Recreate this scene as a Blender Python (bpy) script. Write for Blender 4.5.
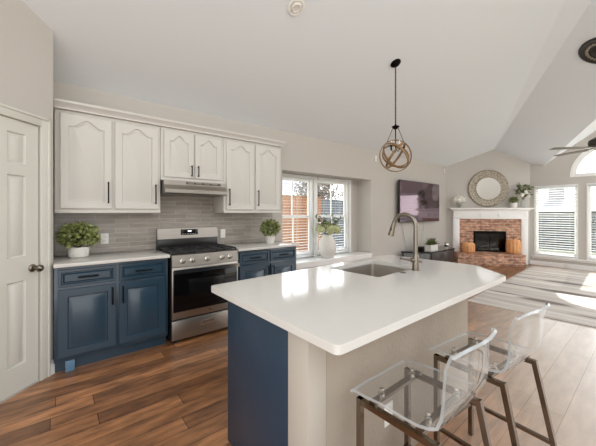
import bpy, bmesh, math, random
from mathutils import Vector, Matrix
for o in list(bpy.data.objects): bpy.data.objects.remove(o)
SC = bpy.context.scene
COL = SC.collection
PI = math.pi
R = math.radians

# ------------------------------------------------------------------ camera
cam_d = bpy.data.cameras.new('camera'); cam = bpy.data.objects.new('camera', cam_d); COL.objects.link(cam)
cam_d.sensor_width = 36; cam_d.lens = 295.5/596*36
cam_d.shift_y = -(223-212.77)/596
cam_d.clip_start = .05
cam.location = (0, 0, 1.37); cam.rotation_euler = (R(90), 0, -.686)
SC.camera = cam

# ------------------------------------------------------------------ world, sun, exposure
W = bpy.data.worlds.new('world'); SC.world = W; W.use_nodes = True
nt = W.node_tree; nt.nodes.clear()
tc = nt.nodes.new('ShaderNodeTexCoord'); sep = nt.nodes.new('ShaderNodeSeparateXYZ')
rmp = nt.nodes.new('ShaderNodeValToRGB'); bg = nt.nodes.new('ShaderNodeBackground'); out = nt.nodes.new('ShaderNodeOutputWorld')
nt.links.new(tc.outputs['Generated'], sep.inputs[0]); nt.links.new(sep.outputs['Z'], rmp.inputs[0])
dt = nt.nodes.new('ShaderNodeVectorMath'); dt.operation = 'DOT_PRODUCT'; dt.inputs[1].default_value = Vector((1, .05, .5)).normalized()   # brighter sky around the sun
nt.links.new(tc.outputs['Generated'], dt.inputs[0])
gl_ = nt.nodes.new('ShaderNodeMapRange'); gl_.inputs[1].default_value = .3; gl_.inputs[2].default_value = 1; gl_.inputs[3].default_value = .92; gl_.inputs[4].default_value = 2.2; gl_.interpolation_type = 'SMOOTHSTEP'
nt.links.new(dt.outputs['Value'], gl_.inputs[0])
yr = nt.nodes.new('ShaderNodeMapRange'); yr.inputs[1].default_value = -.4; yr.inputs[2].default_value = .6; yr.inputs[3].default_value = .95; yr.inputs[4].default_value = 1.8; nt.links.new(sep.outputs['Y'], yr.inputs[0])
ml = nt.nodes.new('ShaderNodeMath'); ml.operation = 'MULTIPLY'; nt.links.new(gl_.outputs[0], ml.inputs[0]); nt.links.new(yr.outputs[0], ml.inputs[1])
sk = nt.nodes.new('ShaderNodeVectorMath'); sk.operation = 'SCALE'; nt.links.new(rmp.outputs[0], sk.inputs[0]); nt.links.new(ml.outputs[0], sk.inputs['Scale'])
nt.links.new(sk.outputs[0], bg.inputs[0]); nt.links.new(bg.outputs[0], out.inputs[0])
e = rmp.color_ramp.elements
e[0].position = 0; e[0].color = (.95, .935, .91, 1); e[1].position = .9; e[1].color = (.78, .88, 1, 1)
m_ = e.new(.25); m_.color = (.97, .98, 1, 1)
bg.inputs[1].default_value = 1.1
sun_d = bpy.data.lights.new('sun', 'SUN'); sun = bpy.data.objects.new('sun', sun_d); COL.objects.link(sun)
sun_d.energy = 4.2; sun_d.angle = R(.6); sun_d.color = (1, .95, .88)
sun.location = (30, 2, 22); sun.rotation_euler = Vector((-1, -.05, -.717)).to_track_quat('-Z', 'Y').to_euler()
vs = SC.view_settings
SC.display_settings.display_device = 'sRGB'
vs.view_transform = 'Standard'; vs.look = 'None'; vs.gamma = 1; vs.use_curve_mapping = False
vs.exposure = 1.2

# ------------------------------------------------------------------ materials
def lin(c):
    return tuple(((v/255)/12.92 if v/255 <= .04045 else ((v/255+.055)/1.055)**2.4) for v in c)
def mat(name, c, rough=.5, metal=0, var=0, vscale=8, bump=0, bscale=60, coat=0, spec=.5, stretch=(1, 1, 1), c2=None):
    m = bpy.data.materials.new(name); m.use_nodes = True; n = m.node_tree; p = n.nodes['Principled BSDF']
    L = lin(c); p.inputs['Base Color'].default_value = (*L, 1)
    p.inputs['Roughness'].default_value = rough; p.inputs['Metallic'].default_value = metal
    p.inputs['Coat Weight'].default_value = coat; p.inputs['Specular IOR Level'].default_value = spec
    if var or bump or c2:
        t = n.nodes.new('ShaderNodeTexCoord'); mp = n.nodes.new('ShaderNodeMapping'); mp.inputs['Scale'].default_value = stretch
        n.links.new(t.outputs['Object'], mp.inputs[0])
    if var or c2:
        no = n.nodes.new('ShaderNodeTexNoise'); no.inputs['Scale'].default_value = vscale; no.inputs['Detail'].default_value = 4
        n.links.new(mp.outputs[0], no.inputs[0])
        cr = n.nodes.new('ShaderNodeValToRGB'); cr.color_ramp.elements[0].position = .3; cr.color_ramp.elements[1].position = .7
        b = lin(c2) if c2 else tuple(min(1, x*(1+var)) for x in L)
        a = L if c2 else tuple(x*(1-var) for x in L)
        cr.color_ramp.elements[0].color = (*a, 1); cr.color_ramp.elements[1].color = (*b, 1)
        n.links.new(no.outputs[0], cr.inputs[0]); n.links.new(cr.outputs[0], p.inputs['Base Color'])
    if bump:
        no2 = n.nodes.new('ShaderNodeTexNoise'); no2.inputs['Scale'].default_value = bscale; no2.inputs['Detail'].default_value = 3
        n.links.new(mp.outputs[0], no2.inputs[0])
        bp = n.nodes.new('ShaderNodeBump'); bp.inputs['Strength'].default_value = bump; bp.inputs['Distance'].default_value = .01
        n.links.new(no2.outputs[0], bp.inputs['Height']); n.links.new(bp.outputs[0], p.inputs['Normal'])
    return m
def bricks(name, c1, c2, mortar, w, h, ms, rough=.5, off=.5, axes='XZ', noise=.25, nscale=(6, 6, 6), bump=.3, coat=0, freq=2, nlo=.35, nhi=.75):
    m = bpy.data.materials.new(name); m.use_nodes = True; n = m.node_tree; p = n.nodes['Principled BSDF']
    t = n.nodes.new('ShaderNodeTexCoord'); s = n.nodes.new('ShaderNodeSeparateXYZ'); cb = n.nodes.new('ShaderNodeCombineXYZ')
    n.links.new(t.outputs['Object'], s.inputs[0])
    n.links.new(s.outputs[axes[0]], cb.inputs[0]); n.links.new(s.outputs[axes[1]], cb.inputs[1])
    bt = n.nodes.new('ShaderNodeTexBrick'); n.links.new(cb.outputs[0], bt.inputs['Vector'])
    bt.inputs['Color1'].default_value = (*lin(c1), 1); bt.inputs['Color2'].default_value = (*lin(c2), 1); bt.inputs['Mortar'].default_value = (*lin(mortar), 1)
    bt.inputs['Scale'].default_value = 1; bt.inputs['Brick Width'].default_value = w; bt.inputs['Row Height'].default_value = h
    bt.inputs['Mortar Size'].default_value = ms; bt.inputs['Mortar Smooth'].default_value = .1; bt.offset = off; bt.offset_frequency = freq
    mp = n.nodes.new('ShaderNodeMapping'); mp.inputs['Scale'].default_value = nscale; n.links.new(t.outputs['Object'], mp.inputs[0])
    no = n.nodes.new('ShaderNodeTexNoise'); no.inputs['Scale'].default_value = 1; no.inputs['Detail'].default_value = 5; n.links.new(mp.outputs[0], no.inputs[0])
    mr = n.nodes.new('ShaderNodeMapRange'); mr.inputs[1].default_value = nlo; mr.inputs[2].default_value = nhi
    mr.inputs[3].default_value = 1-noise; mr.inputs[4].default_value = 1+noise; n.links.new(no.outputs[0], mr.inputs[0])
    mx = n.nodes.new('ShaderNodeVectorMath'); mx.operation = 'SCALE'
    n.links.new(bt.outputs['Color'], mx.inputs[0]); n.links.new(mr.outputs[0], mx.inputs['Scale'])
    n.links.new(mx.outputs[0], p.inputs['Base Color']); p.inputs['Roughness'].default_value = rough; p.inputs['Coat Weight'].default_value = coat
    p.inputs['Coat Roughness'].default_value = .25
    bp = n.nodes.new('ShaderNodeBump'); bp.inputs['Strength'].default_value = bump; bp.inputs['Distance'].default_value = .004; bp.invert = True
    n.links.new(bt.outputs['Fac'], bp.inputs['Height']); n.links.new(bp.outputs[0], p.inputs['Normal'])
    return m
def clear(name, tint, gl=1.45, rough=.02, milk=0):
    m = bpy.data.materials.new(name); m.use_nodes = True; n = m.node_tree; n.nodes.clear()
    o = n.nodes.new('ShaderNodeOutputMaterial'); tr = n.nodes.new('ShaderNodeBsdfTransparent'); g = n.nodes.new('ShaderNodeBsdfGlossy')
    tr.inputs[0].default_value = (*tint, 1); g.inputs['Roughness'].default_value = rough; g.inputs[0].default_value = (1, 1, 1, 1)
    lw = n.nodes.new('ShaderNodeLayerWeight'); lw.inputs[0].default_value = .5          # Schlick reflectance, same from both sides
    pw = n.nodes.new('ShaderNodeMath'); pw.operation = 'POWER'; pw.inputs[1].default_value = 5; n.links.new(lw.outputs['Facing'], pw.inputs[0])
    f = n.nodes.new('ShaderNodeMapRange'); f0 = ((gl-1)/(gl+1))**2; f.inputs[3].default_value = f0; f.inputs[4].default_value = .95; n.links.new(pw.outputs[0], f.inputs[0])
    mx = n.nodes.new('ShaderNodeMixShader'); n.links.new(f.outputs[0], mx.inputs[0]); n.links.new(tr.outputs[0], mx.inputs[1]); n.links.new(g.outputs[0], mx.inputs[2])
    last = mx
    if milk:
        df = n.nodes.new('ShaderNodeBsdfDiffuse'); df.inputs[0].default_value = (.9, .92, .92, 1)
        m2 = n.nodes.new('ShaderNodeMixShader'); m2.inputs[0].default_value = milk
        n.links.new(mx.outputs[0], m2.inputs[1]); n.links.new(df.outputs[0], m2.inputs[2]); last = m2
    n.links.new(last.outputs[0], o.inputs[0]); return m
def emit(name, c, s):
    m = bpy.data.materials.new(name); m.use_nodes = True; p = m.node_tree.nodes['Principled BSDF']
    p.inputs['Base Color'].default_value = (*lin(c), 1); p.inputs['Emission Color'].default_value = (*lin(c), 1); p.inputs['Emission Strength'].default_value = s
    return m

M = dict(
    wall=mat('beige_wall_paint', (196, 190, 182), .85, bump=.05, bscale=120),
    ceil=mat('ceiling_paint', (228, 231, 233), .9),
    white=mat('white_trim_paint', (242, 240, 236), .4),
    cab=mat('off_white_cabinet_paint', (207, 203, 195), .38),
    blue=mat('navy_cabinet_paint', (36, 59, 74), .3, coat=.5),
    bluedk=mat('navy_island_paint', (34, 55, 74), .35),
    quartz=mat('white_quartz', (207, 203, 196), .1, var=.008, vscale=14, spec=.42),
    black=mat('matte_black_metal', (28, 26, 25), .4, 1),
    blackgl=mat('black_glass', (9, 9, 10), .08, spec=.3),
    blackpl=mat('black_enamel', (30, 29, 29), .3),
    iron=mat('cast_iron', (34, 33, 33), .55),
    steel=mat('stainless_steel', (166, 160, 152), .34, 1, var=.06, vscale=3, stretch=(1, 1, 60)),
    sinksteel=mat('satin_sink_steel', (196, 190, 182), .38, 1),
    chrome=mat('polished_steel', (215, 212, 206), .15, 1),
    nickel=mat('brushed_nickel', (132, 124, 112), .28, 1),
    bronze=mat('dark_nickel_tube', (128, 116, 103), .2, 1),
    door=mat('white_door_paint', (212, 210, 200), .42),
    panel=mat('textured_island_paint', (158, 146, 131), .7, var=.05, vscale=5, bump=.5, bscale=45),
    post=mat('greige_post_paint', (182, 174, 162), .5),
    pot=mat('white_woven_ceramic', (228, 224, 216), .6, bump=.7, bscale=70),
    ceramic=mat('white_ceramic', (226, 222, 214), .35),
    leaf=mat('boxwood_leaf', (62, 78, 34), .45, c2=(188, 194, 124), vscale=34),
    leaf2=mat('dark_leaf', (66, 78, 44), .5, c2=(132, 140, 84), vscale=20),
    stem=mat('brown_stem', (92, 72, 50), .7),
    petal=mat('pale_petals', (232, 230, 200), .6, c2=(205, 215, 150), vscale=18),
    petalw=mat('cream_petals', (250, 247, 238), .6, var=.04, vscale=30),
    wood=mat('light_oak', (150, 116, 76), .5, c2=(112, 84, 54), vscale=6, stretch=(1, 1, 8)),
    dkwood=mat('espresso_wood', (52, 44, 40), .35, var=.15, vscale=4, stretch=(8, 1, 1)),
    pumpkin=mat('orange_pumpkin_skin', (220, 150, 96), .6, c2=(234, 176, 118), vscale=9),
    silver=mat('antique_silver', (190, 181, 164), .4, .7, c2=(116, 104, 88), vscale=26, bump=.8, bscale=40),
    mirror=mat('mirror_glass', (235, 235, 232), .02, 1),
    plastic=mat('white_plastic', (236, 233, 226), .35),
    dark=mat('dark_cavity', (18, 16, 15), .9),
    log=mat('ash_grey_log', (168, 158, 146), .9, c2=(90, 82, 76), vscale=14),
    cord=mat('grey_cord', (190, 186, 180), .5),
    blind=mat('white_blind_slat', (222, 223, 223), .5),
    fan=mat('dark_bronze_fan', (62, 58, 54), .4, .5),
    fanblade=mat('greyed_wood_blade', (128, 120, 112), .5),
    foot=mat('light_blue_foot_paint', (92, 124, 148), .4),
    cedar=bricks('cedar_boards', (172, 124, 88), (146, 98, 66), (80, 54, 38), .14, 6, .006, .8, 0, noise=.2, nscale=(14, 14, 1.5)),
    greyfence=bricks('grey_fence_boards', (96, 104, 104), (84, 92, 94), (54, 60, 62), 8, .15, .008, .8, .5, axes='YZ', noise=.15),
    greyfence2=bricks('slate_fence_boards', (108, 114, 122), (90, 96, 106), (60, 64, 70), .15, 8, .008, .8, 0, noise=.15),
    siding=bricks('pale_siding', (150, 148, 152), (142, 141, 145), (112, 110, 114), 9, .16, .006, .8, .5, axes='YZ', noise=.05),
    siding2=bricks('white_siding', (214, 212, 208), (206, 204, 200), (168, 166, 162), 9, .16, .006, .8, .5, noise=.05),
    roof=mat('grey_shingles', (116, 114, 120), .9, var=.15, vscale=12),
    grass=mat('dry_lawn', (140, 138, 110), .95, var=.15, vscale=3),
    bark=mat('grey_bark', (110, 98, 88), .9),
    twig=mat('bare_twigs', (120, 112, 104), .9, c2=(160, 152, 144), vscale=4),
    glass=clear('window_glass', (.97, .98, .98), 1.35),
    acryl=clear('clear_acrylic', (.955, .962, .96), 1.6, .03, .03),
    acryledge=clear('acrylic_edge', (.5, .53, .53), 1.8, .08, .3),
    vaseglass=clear('vase_glass', (.86, .88, .86), 1.5, .03, .08),
    fireglass=clear('fire_screen_glass', (.55, .54, .52), 1.5, .03),
    tile=bricks('grey_stacked_tile', (166, 158, 148), (148, 140, 131), (178, 171, 161), .32, .052, .003, .25, .42, noise=.12, nscale=(5, 5, 30), bump=.25),
    brick=bricks('old_red_brick', (214, 164, 134), (172, 120, 96), (206, 190, 172), .20, .068, .006, .85, .5, noise=.5, nscale=(9, 9, 16), bump=.6),
    bricktop=bricks('old_red_brick_top', (214, 166, 136), (180, 128, 102), (206, 190, 172), .20, .10, .006, .85, .5, axes='XY', noise=.45, nscale=(9, 9, 9), bump=.6),
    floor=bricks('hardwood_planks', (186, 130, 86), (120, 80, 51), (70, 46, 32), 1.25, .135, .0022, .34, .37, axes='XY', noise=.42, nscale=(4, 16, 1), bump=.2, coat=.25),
)
# television: a glossy dark panel with a purplish anti-glare coat
tvm = mat('tv_screen', (122, 104, 114), .06, .8); M['tv'] = tvm
M['ovenwin'] = mat('dark_oven_window', (14, 13, 13), .25, spec=.2)
M['display'] = emit('range_display', (200, 220, 235), 1.0)
M['bulb'] = mat('candle_bulb', (240, 232, 214), .2)
# rug: woven streaks running along Y
def rug_mat():
    m = bpy.data.materials.new('streaked_rug_weave'); m.use_nodes = True; n = m.node_tree; p = n.nodes['Principled BSDF']; p.inputs['Roughness'].default_value = .95
    t = n.nodes.new('ShaderNodeTexCoord'); mp = n.nodes.new('ShaderNodeMapping'); mp.inputs['Scale'].default_value = (5.5, .32, 1); n.links.new(t.outputs['Object'], mp.inputs[0])
    no = n.nodes.new('ShaderNodeTexNoise'); no.inputs['Scale'].default_value = 1; no.inputs['Detail'].default_value = 6; no.inputs['Roughness'].default_value = .62; n.links.new(mp.outputs[0], no.inputs[0])
    cr = n.nodes.new('ShaderNodeValToRGB'); n.links.new(no.outputs[0], cr.inputs[0]); E = cr.color_ramp.elements
    E[0].position = .26; E[0].color = (*lin((140, 128, 118)), 1); E[1].position = .62; E[1].color = (*lin((216, 207, 197)), 1)
    q = E.new(.36); q.color = (*lin((176, 166, 157)), 1); q = E.new(.48); q.color = (*lin((198, 189, 179)), 1)
    # a few long dark streaks woven in
    s = n.nodes.new('ShaderNodeSeparateXYZ'); n.links.new(t.outputs['Object'], s.inputs[0])
    last = cr.outputs[0]
    for (x0, y0, hx, hy) in ((7.62, 1.15, .13, .42), (6.70, 1.0, .13, .52), (5.78, 1.12, .12, .38), (7.6, 1.75, .035, .4), (6.75, 1.75, .03, .5), (5.9, 1.6, .03, .35), (8.25, 1.3, .04, .6), (6.2, .2, .05, .5), (5.35, .2, .05, .6)):
        def mth(op, a, b=None):
            k = n.nodes.new('ShaderNodeMath'); k.operation = op
            for i, v in enumerate((a, b)):
                if v is None: continue
                if isinstance(v, (int, float)): k.inputs[i].default_value = v
                else: n.links.new(v, k.inputs[i])
            return k.outputs[0]
        a = mth('DIVIDE', mth('ADD', mth('SUBTRACT', s.outputs[0], x0), mth('MULTIPLY', mth('SUBTRACT', no.outputs[0], .5), .25)), hx); b = mth('DIVIDE', mth('SUBTRACT', s.outputs[1], y0), hy)
        d = mth('ADD', mth('MULTIPLY', a, a), mth('MULTIPLY', b, b))
        fct = n.nodes.new('ShaderNodeMapRange'); fct.inputs[1].default_value = 1.1; fct.inputs[2].default_value = .35; fct.inputs[3].default_value = 0; fct.inputs[4].default_value = .85; n.links.new(d, fct.inputs[0])
        mx = n.nodes.new('ShaderNodeMix'); mx.data_type = 'RGBA'; n.links.new(fct.outputs[0], mx.inputs[0]); n.links.new(last, mx.inputs[6]); mx.inputs[7].default_value = (*lin((104, 88, 80)), 1); last = mx.outputs[2]
    n.links.new(last, p.inputs['Base Color']); return m
M['rug'] = rug_mat()
def floor_mat():
    nn = M['floor'].node_tree; brk = [k for k in nn.nodes if k.type == 'TEX_BRICK'][0]; brk.offset = 0
    def shift(target, h):
        sp_ = [k for k in nn.nodes if k.type == 'SEPXYZ'][0]
        dv_ = nn.nodes.new('ShaderNodeMath'); dv_.operation = 'DIVIDE'; dv_.inputs[1].default_value = h; nn.links.new(sp_.outputs[1], dv_.inputs[0])
        fl_ = nn.nodes.new('ShaderNodeMath'); fl_.operation = 'FLOOR'; nn.links.new(dv_.outputs[0], fl_.inputs[0])
        wn = nn.nodes.new('ShaderNodeTexWhiteNoise'); wn.noise_dimensions = '1D'; nn.links.new(fl_.outputs[0], wn.inputs['W'])
        ma = nn.nodes.new('ShaderNodeMath'); ma.operation = 'MULTIPLY_ADD'; ma.inputs[1].default_value = 1.25; nn.links.new(wn.outputs['Value'], ma.inputs[0]); nn.links.new(sp_.outputs[0], ma.inputs[2])
        cb_ = nn.nodes.new('ShaderNodeCombineXYZ'); nn.links.new(ma.outputs[0], cb_.inputs[0]); nn.links.new(sp_.outputs[1], cb_.inputs[1]); nn.links.new(cb_.outputs[0], target)
    shift(brk.inputs['Vector'], .135)
    # brown hardwood; window glare on the living room side painted in as paler planks
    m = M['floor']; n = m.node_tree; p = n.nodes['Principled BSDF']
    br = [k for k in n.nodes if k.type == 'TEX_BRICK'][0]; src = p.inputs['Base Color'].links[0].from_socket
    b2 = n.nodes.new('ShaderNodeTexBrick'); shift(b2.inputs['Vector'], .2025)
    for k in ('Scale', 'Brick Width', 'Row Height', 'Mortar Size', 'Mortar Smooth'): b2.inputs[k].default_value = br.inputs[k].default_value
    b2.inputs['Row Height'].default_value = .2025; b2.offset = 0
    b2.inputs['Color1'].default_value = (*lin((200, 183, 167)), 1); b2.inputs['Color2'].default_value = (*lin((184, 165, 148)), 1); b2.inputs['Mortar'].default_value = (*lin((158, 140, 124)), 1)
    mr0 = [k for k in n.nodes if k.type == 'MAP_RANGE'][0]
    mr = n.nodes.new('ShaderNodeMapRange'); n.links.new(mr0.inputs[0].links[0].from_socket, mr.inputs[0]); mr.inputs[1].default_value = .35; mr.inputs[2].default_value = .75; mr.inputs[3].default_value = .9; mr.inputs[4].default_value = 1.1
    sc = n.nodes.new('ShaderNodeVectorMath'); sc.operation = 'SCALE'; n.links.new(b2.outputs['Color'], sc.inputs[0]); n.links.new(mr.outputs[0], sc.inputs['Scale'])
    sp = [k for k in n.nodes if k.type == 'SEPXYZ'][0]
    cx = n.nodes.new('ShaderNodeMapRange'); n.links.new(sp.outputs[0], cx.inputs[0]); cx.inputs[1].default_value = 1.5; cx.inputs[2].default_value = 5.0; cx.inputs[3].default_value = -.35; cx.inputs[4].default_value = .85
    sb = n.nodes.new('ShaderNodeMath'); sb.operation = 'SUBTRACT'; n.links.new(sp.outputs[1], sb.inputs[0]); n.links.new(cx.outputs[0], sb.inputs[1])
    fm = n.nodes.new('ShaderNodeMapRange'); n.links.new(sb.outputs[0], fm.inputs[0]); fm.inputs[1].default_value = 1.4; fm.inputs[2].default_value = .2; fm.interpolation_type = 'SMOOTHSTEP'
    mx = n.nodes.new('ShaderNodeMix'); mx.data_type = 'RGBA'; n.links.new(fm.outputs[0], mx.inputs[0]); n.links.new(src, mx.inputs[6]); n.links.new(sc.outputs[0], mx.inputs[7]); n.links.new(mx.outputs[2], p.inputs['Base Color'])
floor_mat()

# ------------------------------------------------------------------ mesh helpers
class B:
    def __init__(s): s.bm = bmesh.new(); s.mi = 0
    def _mi(s, faces):
        for f in faces: f.material_index = s.mi
    def box(s, x0, x1, y0, y1, z0, z1, bev=0, seg=2):
        t = bmesh.new(); bmesh.ops.create_cube(t, size=1)
        for v in t.verts: v.co = ((x0+x1)/2+v.co.x*(x1-x0), (y0+y1)/2+v.co.y*(y1-y0), (z0+z1)/2+v.co.z*(z1-z0))
        if bev: bmesh.ops.bevel(t, geom=t.edges[:], offset=bev, segments=seg, affect='EDGES', profile=.5)
        s.merge(t); return s
    def merge(s, t, mtx=None):
        if mtx: t.transform(mtx)
        mp = {}
        for v in t.verts: mp[v] = s.bm.verts.new(v.co)
        for f in t.faces:
            try: nf = s.bm.faces.new([mp[v] for v in f.verts]); nf.material_index = s.mi
            except ValueError: pass
        t.free(); return s
    def tube(s, pts, r, seg=10, closed=False, caps=True, rect=None):
        pts = [Vector(p) for p in pts]; n = len(pts); rs = r if isinstance(r, (list, tuple)) else [r]*n; rings = []
        up = None
        for i, p in enumerate(pts):
            a = pts[(i-1) % n] if (closed or i) else p; b = pts[(i+1) % n] if (closed or i < n-1) else p
            d = (b-a).normalized()
            if up is None:
                up = Vector((0, 0, 1)) if abs(d.z) < .9 else Vector((1, 0, 0))
            sx = d.cross(up).normalized(); up2 = sx.cross(d).normalized(); up = up2
            ring = []
            if rect:
                for (qx, qy) in ((-1, -1), (1, -1), (1, 1), (-1, 1)): ring.append(s.bm.verts.new(p+sx*qx*rect[0]/2+up2*qy*rect[1]/2))
            else:
                for k in range(seg):
                    t = 2*PI*k/seg; ring.append(s.bm.verts.new(p+(sx*math.cos(t)+up2*math.sin(t))*rs[i]))
            rings.append(ring)
        m = len(rings[0]); rng = range(n) if closed else range(n-1)
        for i in rng:
            a, b = rings[i], rings[(i+1) % n]
            for k in range(m):
                s.bm.faces.new((a[k], a[(k+1) % m], b[(k+1) % m], b[k])).material_index = s.mi
        if not closed and caps:
            s.bm.faces.new(rings[0][::-1]).material_index = s.mi; s.bm.faces.new(rings[-1]).material_index = s.mi
        return s
    def cyl(s, p0, p1, r, seg=16, r2=None):
        return s.tube([p0, p1], [r, r if r2 is None else r2], seg)
    def bar(s, p0, p1, w, h=None): return s.tube([p0, p1], 0, rect=(w, h or w))
    def lathe(s, prof, seg=24, c=(0, 0, 0), axis='Z', ribs=0, ribamp=0):
        rings = []
        for (r, z) in prof:
            ring = []
            for k in range(seg):
                t = 2*PI*k/seg; rr = max(r, .0004)*(1-ribamp*abs(math.sin(ribs*t/2))**.5*0 - (ribamp*(1-abs(math.sin(ribs*t/2))) if ribs else 0))
                q = (rr*math.cos(t), rr*math.sin(t), z)
                if axis == 'Y': q = (q[0], q[2], q[1])
                if axis == 'X': q = (q[2], q[0], q[1])
                ring.append(s.bm.verts.new((c[0]+q[0], c[1]+q[1], c[2]+q[2])))
            rings.append(ring)
        for a, b in zip(rings, rings[1:]):
            for k in range(seg): s.bm.faces.new((a[k], a[(k+1) % seg], b[(k+1) % seg], b[k])).material_index = s.mi
        s.bm.faces.new(rings[0][::-1]).material_index = s.mi; s.bm.faces.new(rings[-1]).material_index = s.mi
        return s
    def prism(s, poly, a0, a1, f=lambda u, v, w: (u, w, v), holes=()):
        """polygon (u,v) with holes, extruded along w from a0 to a1, mapped by f"""
        t = bmesh.new(); edges = []
        for loop in [poly]+list(holes):
            vs_ = [t.verts.new((u, v, 0)) for u, v in loop]
            edges += [t.edges.new((vs_[i], vs_[(i+1) % len(vs_)])) for i in range(len(vs_))]
        if holes: bmesh.ops.triangle_fill(t, edges=edges, use_beauty=True, use_dissolve=False, normal=(0, 0, 1))
        else: t.faces.new(t.verts[:])
        g = bmesh.ops.extrude_face_region(t, geom=t.faces[:])
        ex = [v for v in g['geom'] if isinstance(v, bmesh.types.BMVert)]
        for v in ex: v.co.z = 1
        for v in t.verts: v.co = f(v.co.x, v.co.y, a1 if v.co.z > .5 else a0)
        return s.merge(t)
    def ico(s, c, r, sub=2, sc=(1, 1, 1), jit=0, rnd=None):
        t = bmesh.new(); bmesh.ops.create_icosphere(t, subdivisions=sub, radius=r)
        for v in t.verts:
            k = 1+(rnd.uniform(-jit, jit) if rnd else 0)
            v.co = (c[0]+v.co.x*sc[0]*k, c[1]+v.co.y*sc[1]*k, c[2]+v.co.z*sc[2]*k)
        return s.merge(t)
    def leaf(s, p, d, L, w, bend=.2, rnd=None):
        d = Vector(d).normalized(); up = Vector((rnd.uniform(-1, 1), rnd.uniform(-1, 1), rnd.uniform(-1, 1))) if rnd else Vector((0, 0, 1))
        sx = d.cross(up)
        if sx.length < .05: sx = d.cross(Vector((1, .3, 0)))
        sx.normalize(); n = sx.cross(d); p = Vector(p)
        th = n*min(.0016, w*.06)
        up_ = [p, p+d*L*.45+sx*w*.5+n*L*bend*.4, p+d*L-n*L*bend*.3, p+d*L*.45-sx*w*.5+n*L*bend*.4, p+d*L*.5]
        for sg in (1, -1):
            v = [s.bm.verts.new(q+th*sg) for q in up_]
            for a, b, c in ((0, 1, 4), (1, 2, 4), (2, 3, 4), (3, 0, 4)):
                s.bm.faces.new((v[a], v[b], v[c]) if sg > 0 else (v[c], v[b], v[a])).material_index = s.mi
        return s
    def done(s, name, mats, parent=None, smooth=True, fixn=True):
        if fixn: bmesh.ops.recalc_face_normals(s.bm, faces=s.bm.faces[:])
        me = bpy.data.meshes.new(name); s.bm.to_mesh(me); s.bm.free()
        for m in (mats if isinstance(mats, (list, tuple)) else [mats]): me.materials.append(M[m])
        if smooth:
            for p in me.polygons: p.use_smooth = True
            me.set_sharp_from_angle(angle=R(32))
        o = bpy.data.objects.new(name, me); COL.objects.link(o)
        if parent: o.parent = parent
        return o
def tag(o, label, cat, group=None):
    o['label'] = label; o['category'] = cat
    if group: o['group'] = group
    return o
def struct(o, label=None):
    o['kind'] = 'structure'
    if label: o['label'] = label
    return o
def thing(name, label, cat, loc=(0, 0, 0), rz=0, group=None):
    o = bpy.data.objects.new(name, None); o.empty_display_size = .1; COL.objects.link(o)
    o.location = loc; o.rotation_euler = (0, 0, rz); return tag(o, label, cat, group)
def sthing(name, label, loc=(0, 0, 0), rz=0):
    o = bpy.data.objects.new(name, None); o.empty_display_size = .1; COL.objects.link(o)
    o.location = loc; o.rotation_euler = (0, 0, rz); return struct(o, label)
def arc(c, r, a0, a1, n):
    return [(c[0]+r*math.cos(a0+(a1-a0)*i/n), c[1]+r*math.sin(a0+(a1-a0)*i/n)) for i in range(n+1)]
def rect(x0, x1, z0, z1): return [(x0, z0), (x1, z0), (x1, z1), (x0, z1)]
def rin(x0, x1, z0, z1): return lambda d: rect(x0+d, x1-d, z0+d, z1-d)
def inset(poly, d):
    n = len(poly); res = []
    for i in range(n):
        p0, p1, p2 = Vector(poly[i-1]), Vector(poly[i]), Vector(poly[(i+1) % n])
        a, b = (p1-p0).normalized(), (p2-p1).normalized(); n1, n2 = Vector((-a.y, a.x)), Vector((-b.y, b.x))
        m = (n1+n2); m = m.normalized() if m.length > 1e-6 else n1; k = max(.4, m.dot(n1)); q = p1+m*d/k; res.append((q.x, q.y))
    return res
def panel_slab(b, x0, x1, z0, z1, yf, th, contours, raised=.04):
    """slab with front face at y=yf (room side -y) carrying raised panels inside the contours"""
    bm = b.bm; ch = .004
    def ring(poly, y): return [bm.verts.new((u, y, v)) for u, v in poly]
    def skin(a, c):
        for i in range(len(a)):
            j = (i+1) % len(a); bm.faces.new((a[i], a[j], c[j], c[i])).material_index = b.mi
    o0 = ring(rect(x0+ch, x1-ch, z0+ch, z1-ch), yf); o1 = ring(rect(x0, x1, z0, z1), yf+ch); o2 = ring(rect(x0, x1, z0, z1), yf+th)
    skin(o0, o1); skin(o1, o2); bm.faces.new(o2).material_index = b.mi
    loops = [o0]
    for c in contours:
        r0 = ring(c(0), yf); r1 = ring(c(.007), yf+.014); r2 = ring(c(.012), yf+.014); r3 = ring(c(raised), yf+.001)
        skin(r0, r1); skin(r1, r2); skin(r2, r3); bm.faces.new(r3).material_index = b.mi; loops.append(r0)
    ed = []
    for l in loops:
        for i in range(len(l)):
            e_ = bm.edges.get((l[i], l[(i+1) % len(l)])) or bm.edges.new((l[i], l[(i+1) % len(l)])); ed.append(e_)
    g = bmesh.ops.triangle_fill(bm, edges=ed, use_beauty=True, normal=(0, -1, 0))
    for f in g['geom']:
        if isinstance(f, bmesh.types.BMFace): f.material_index = b.mi
def cathedral(x0, x1, z0, z1, rise):
    """rectangular contour whose top edge swells into an ogee arch"""
    pts = [(x0, z0), (x1, z0)]; sh = z1-rise; n = 18; fl = .08
    pts.append((x1, sh))
    for i in range(n+1):
        s_ = i/n; t = fl+(1-2*fl)*s_; y = (1-abs(2*s_-1)); y = .5-.5*math.cos(PI*y)
        pts.append((x1+(x0-x1)*t, sh+rise*y))
    pts.append((x0, sh)); return pts
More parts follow.
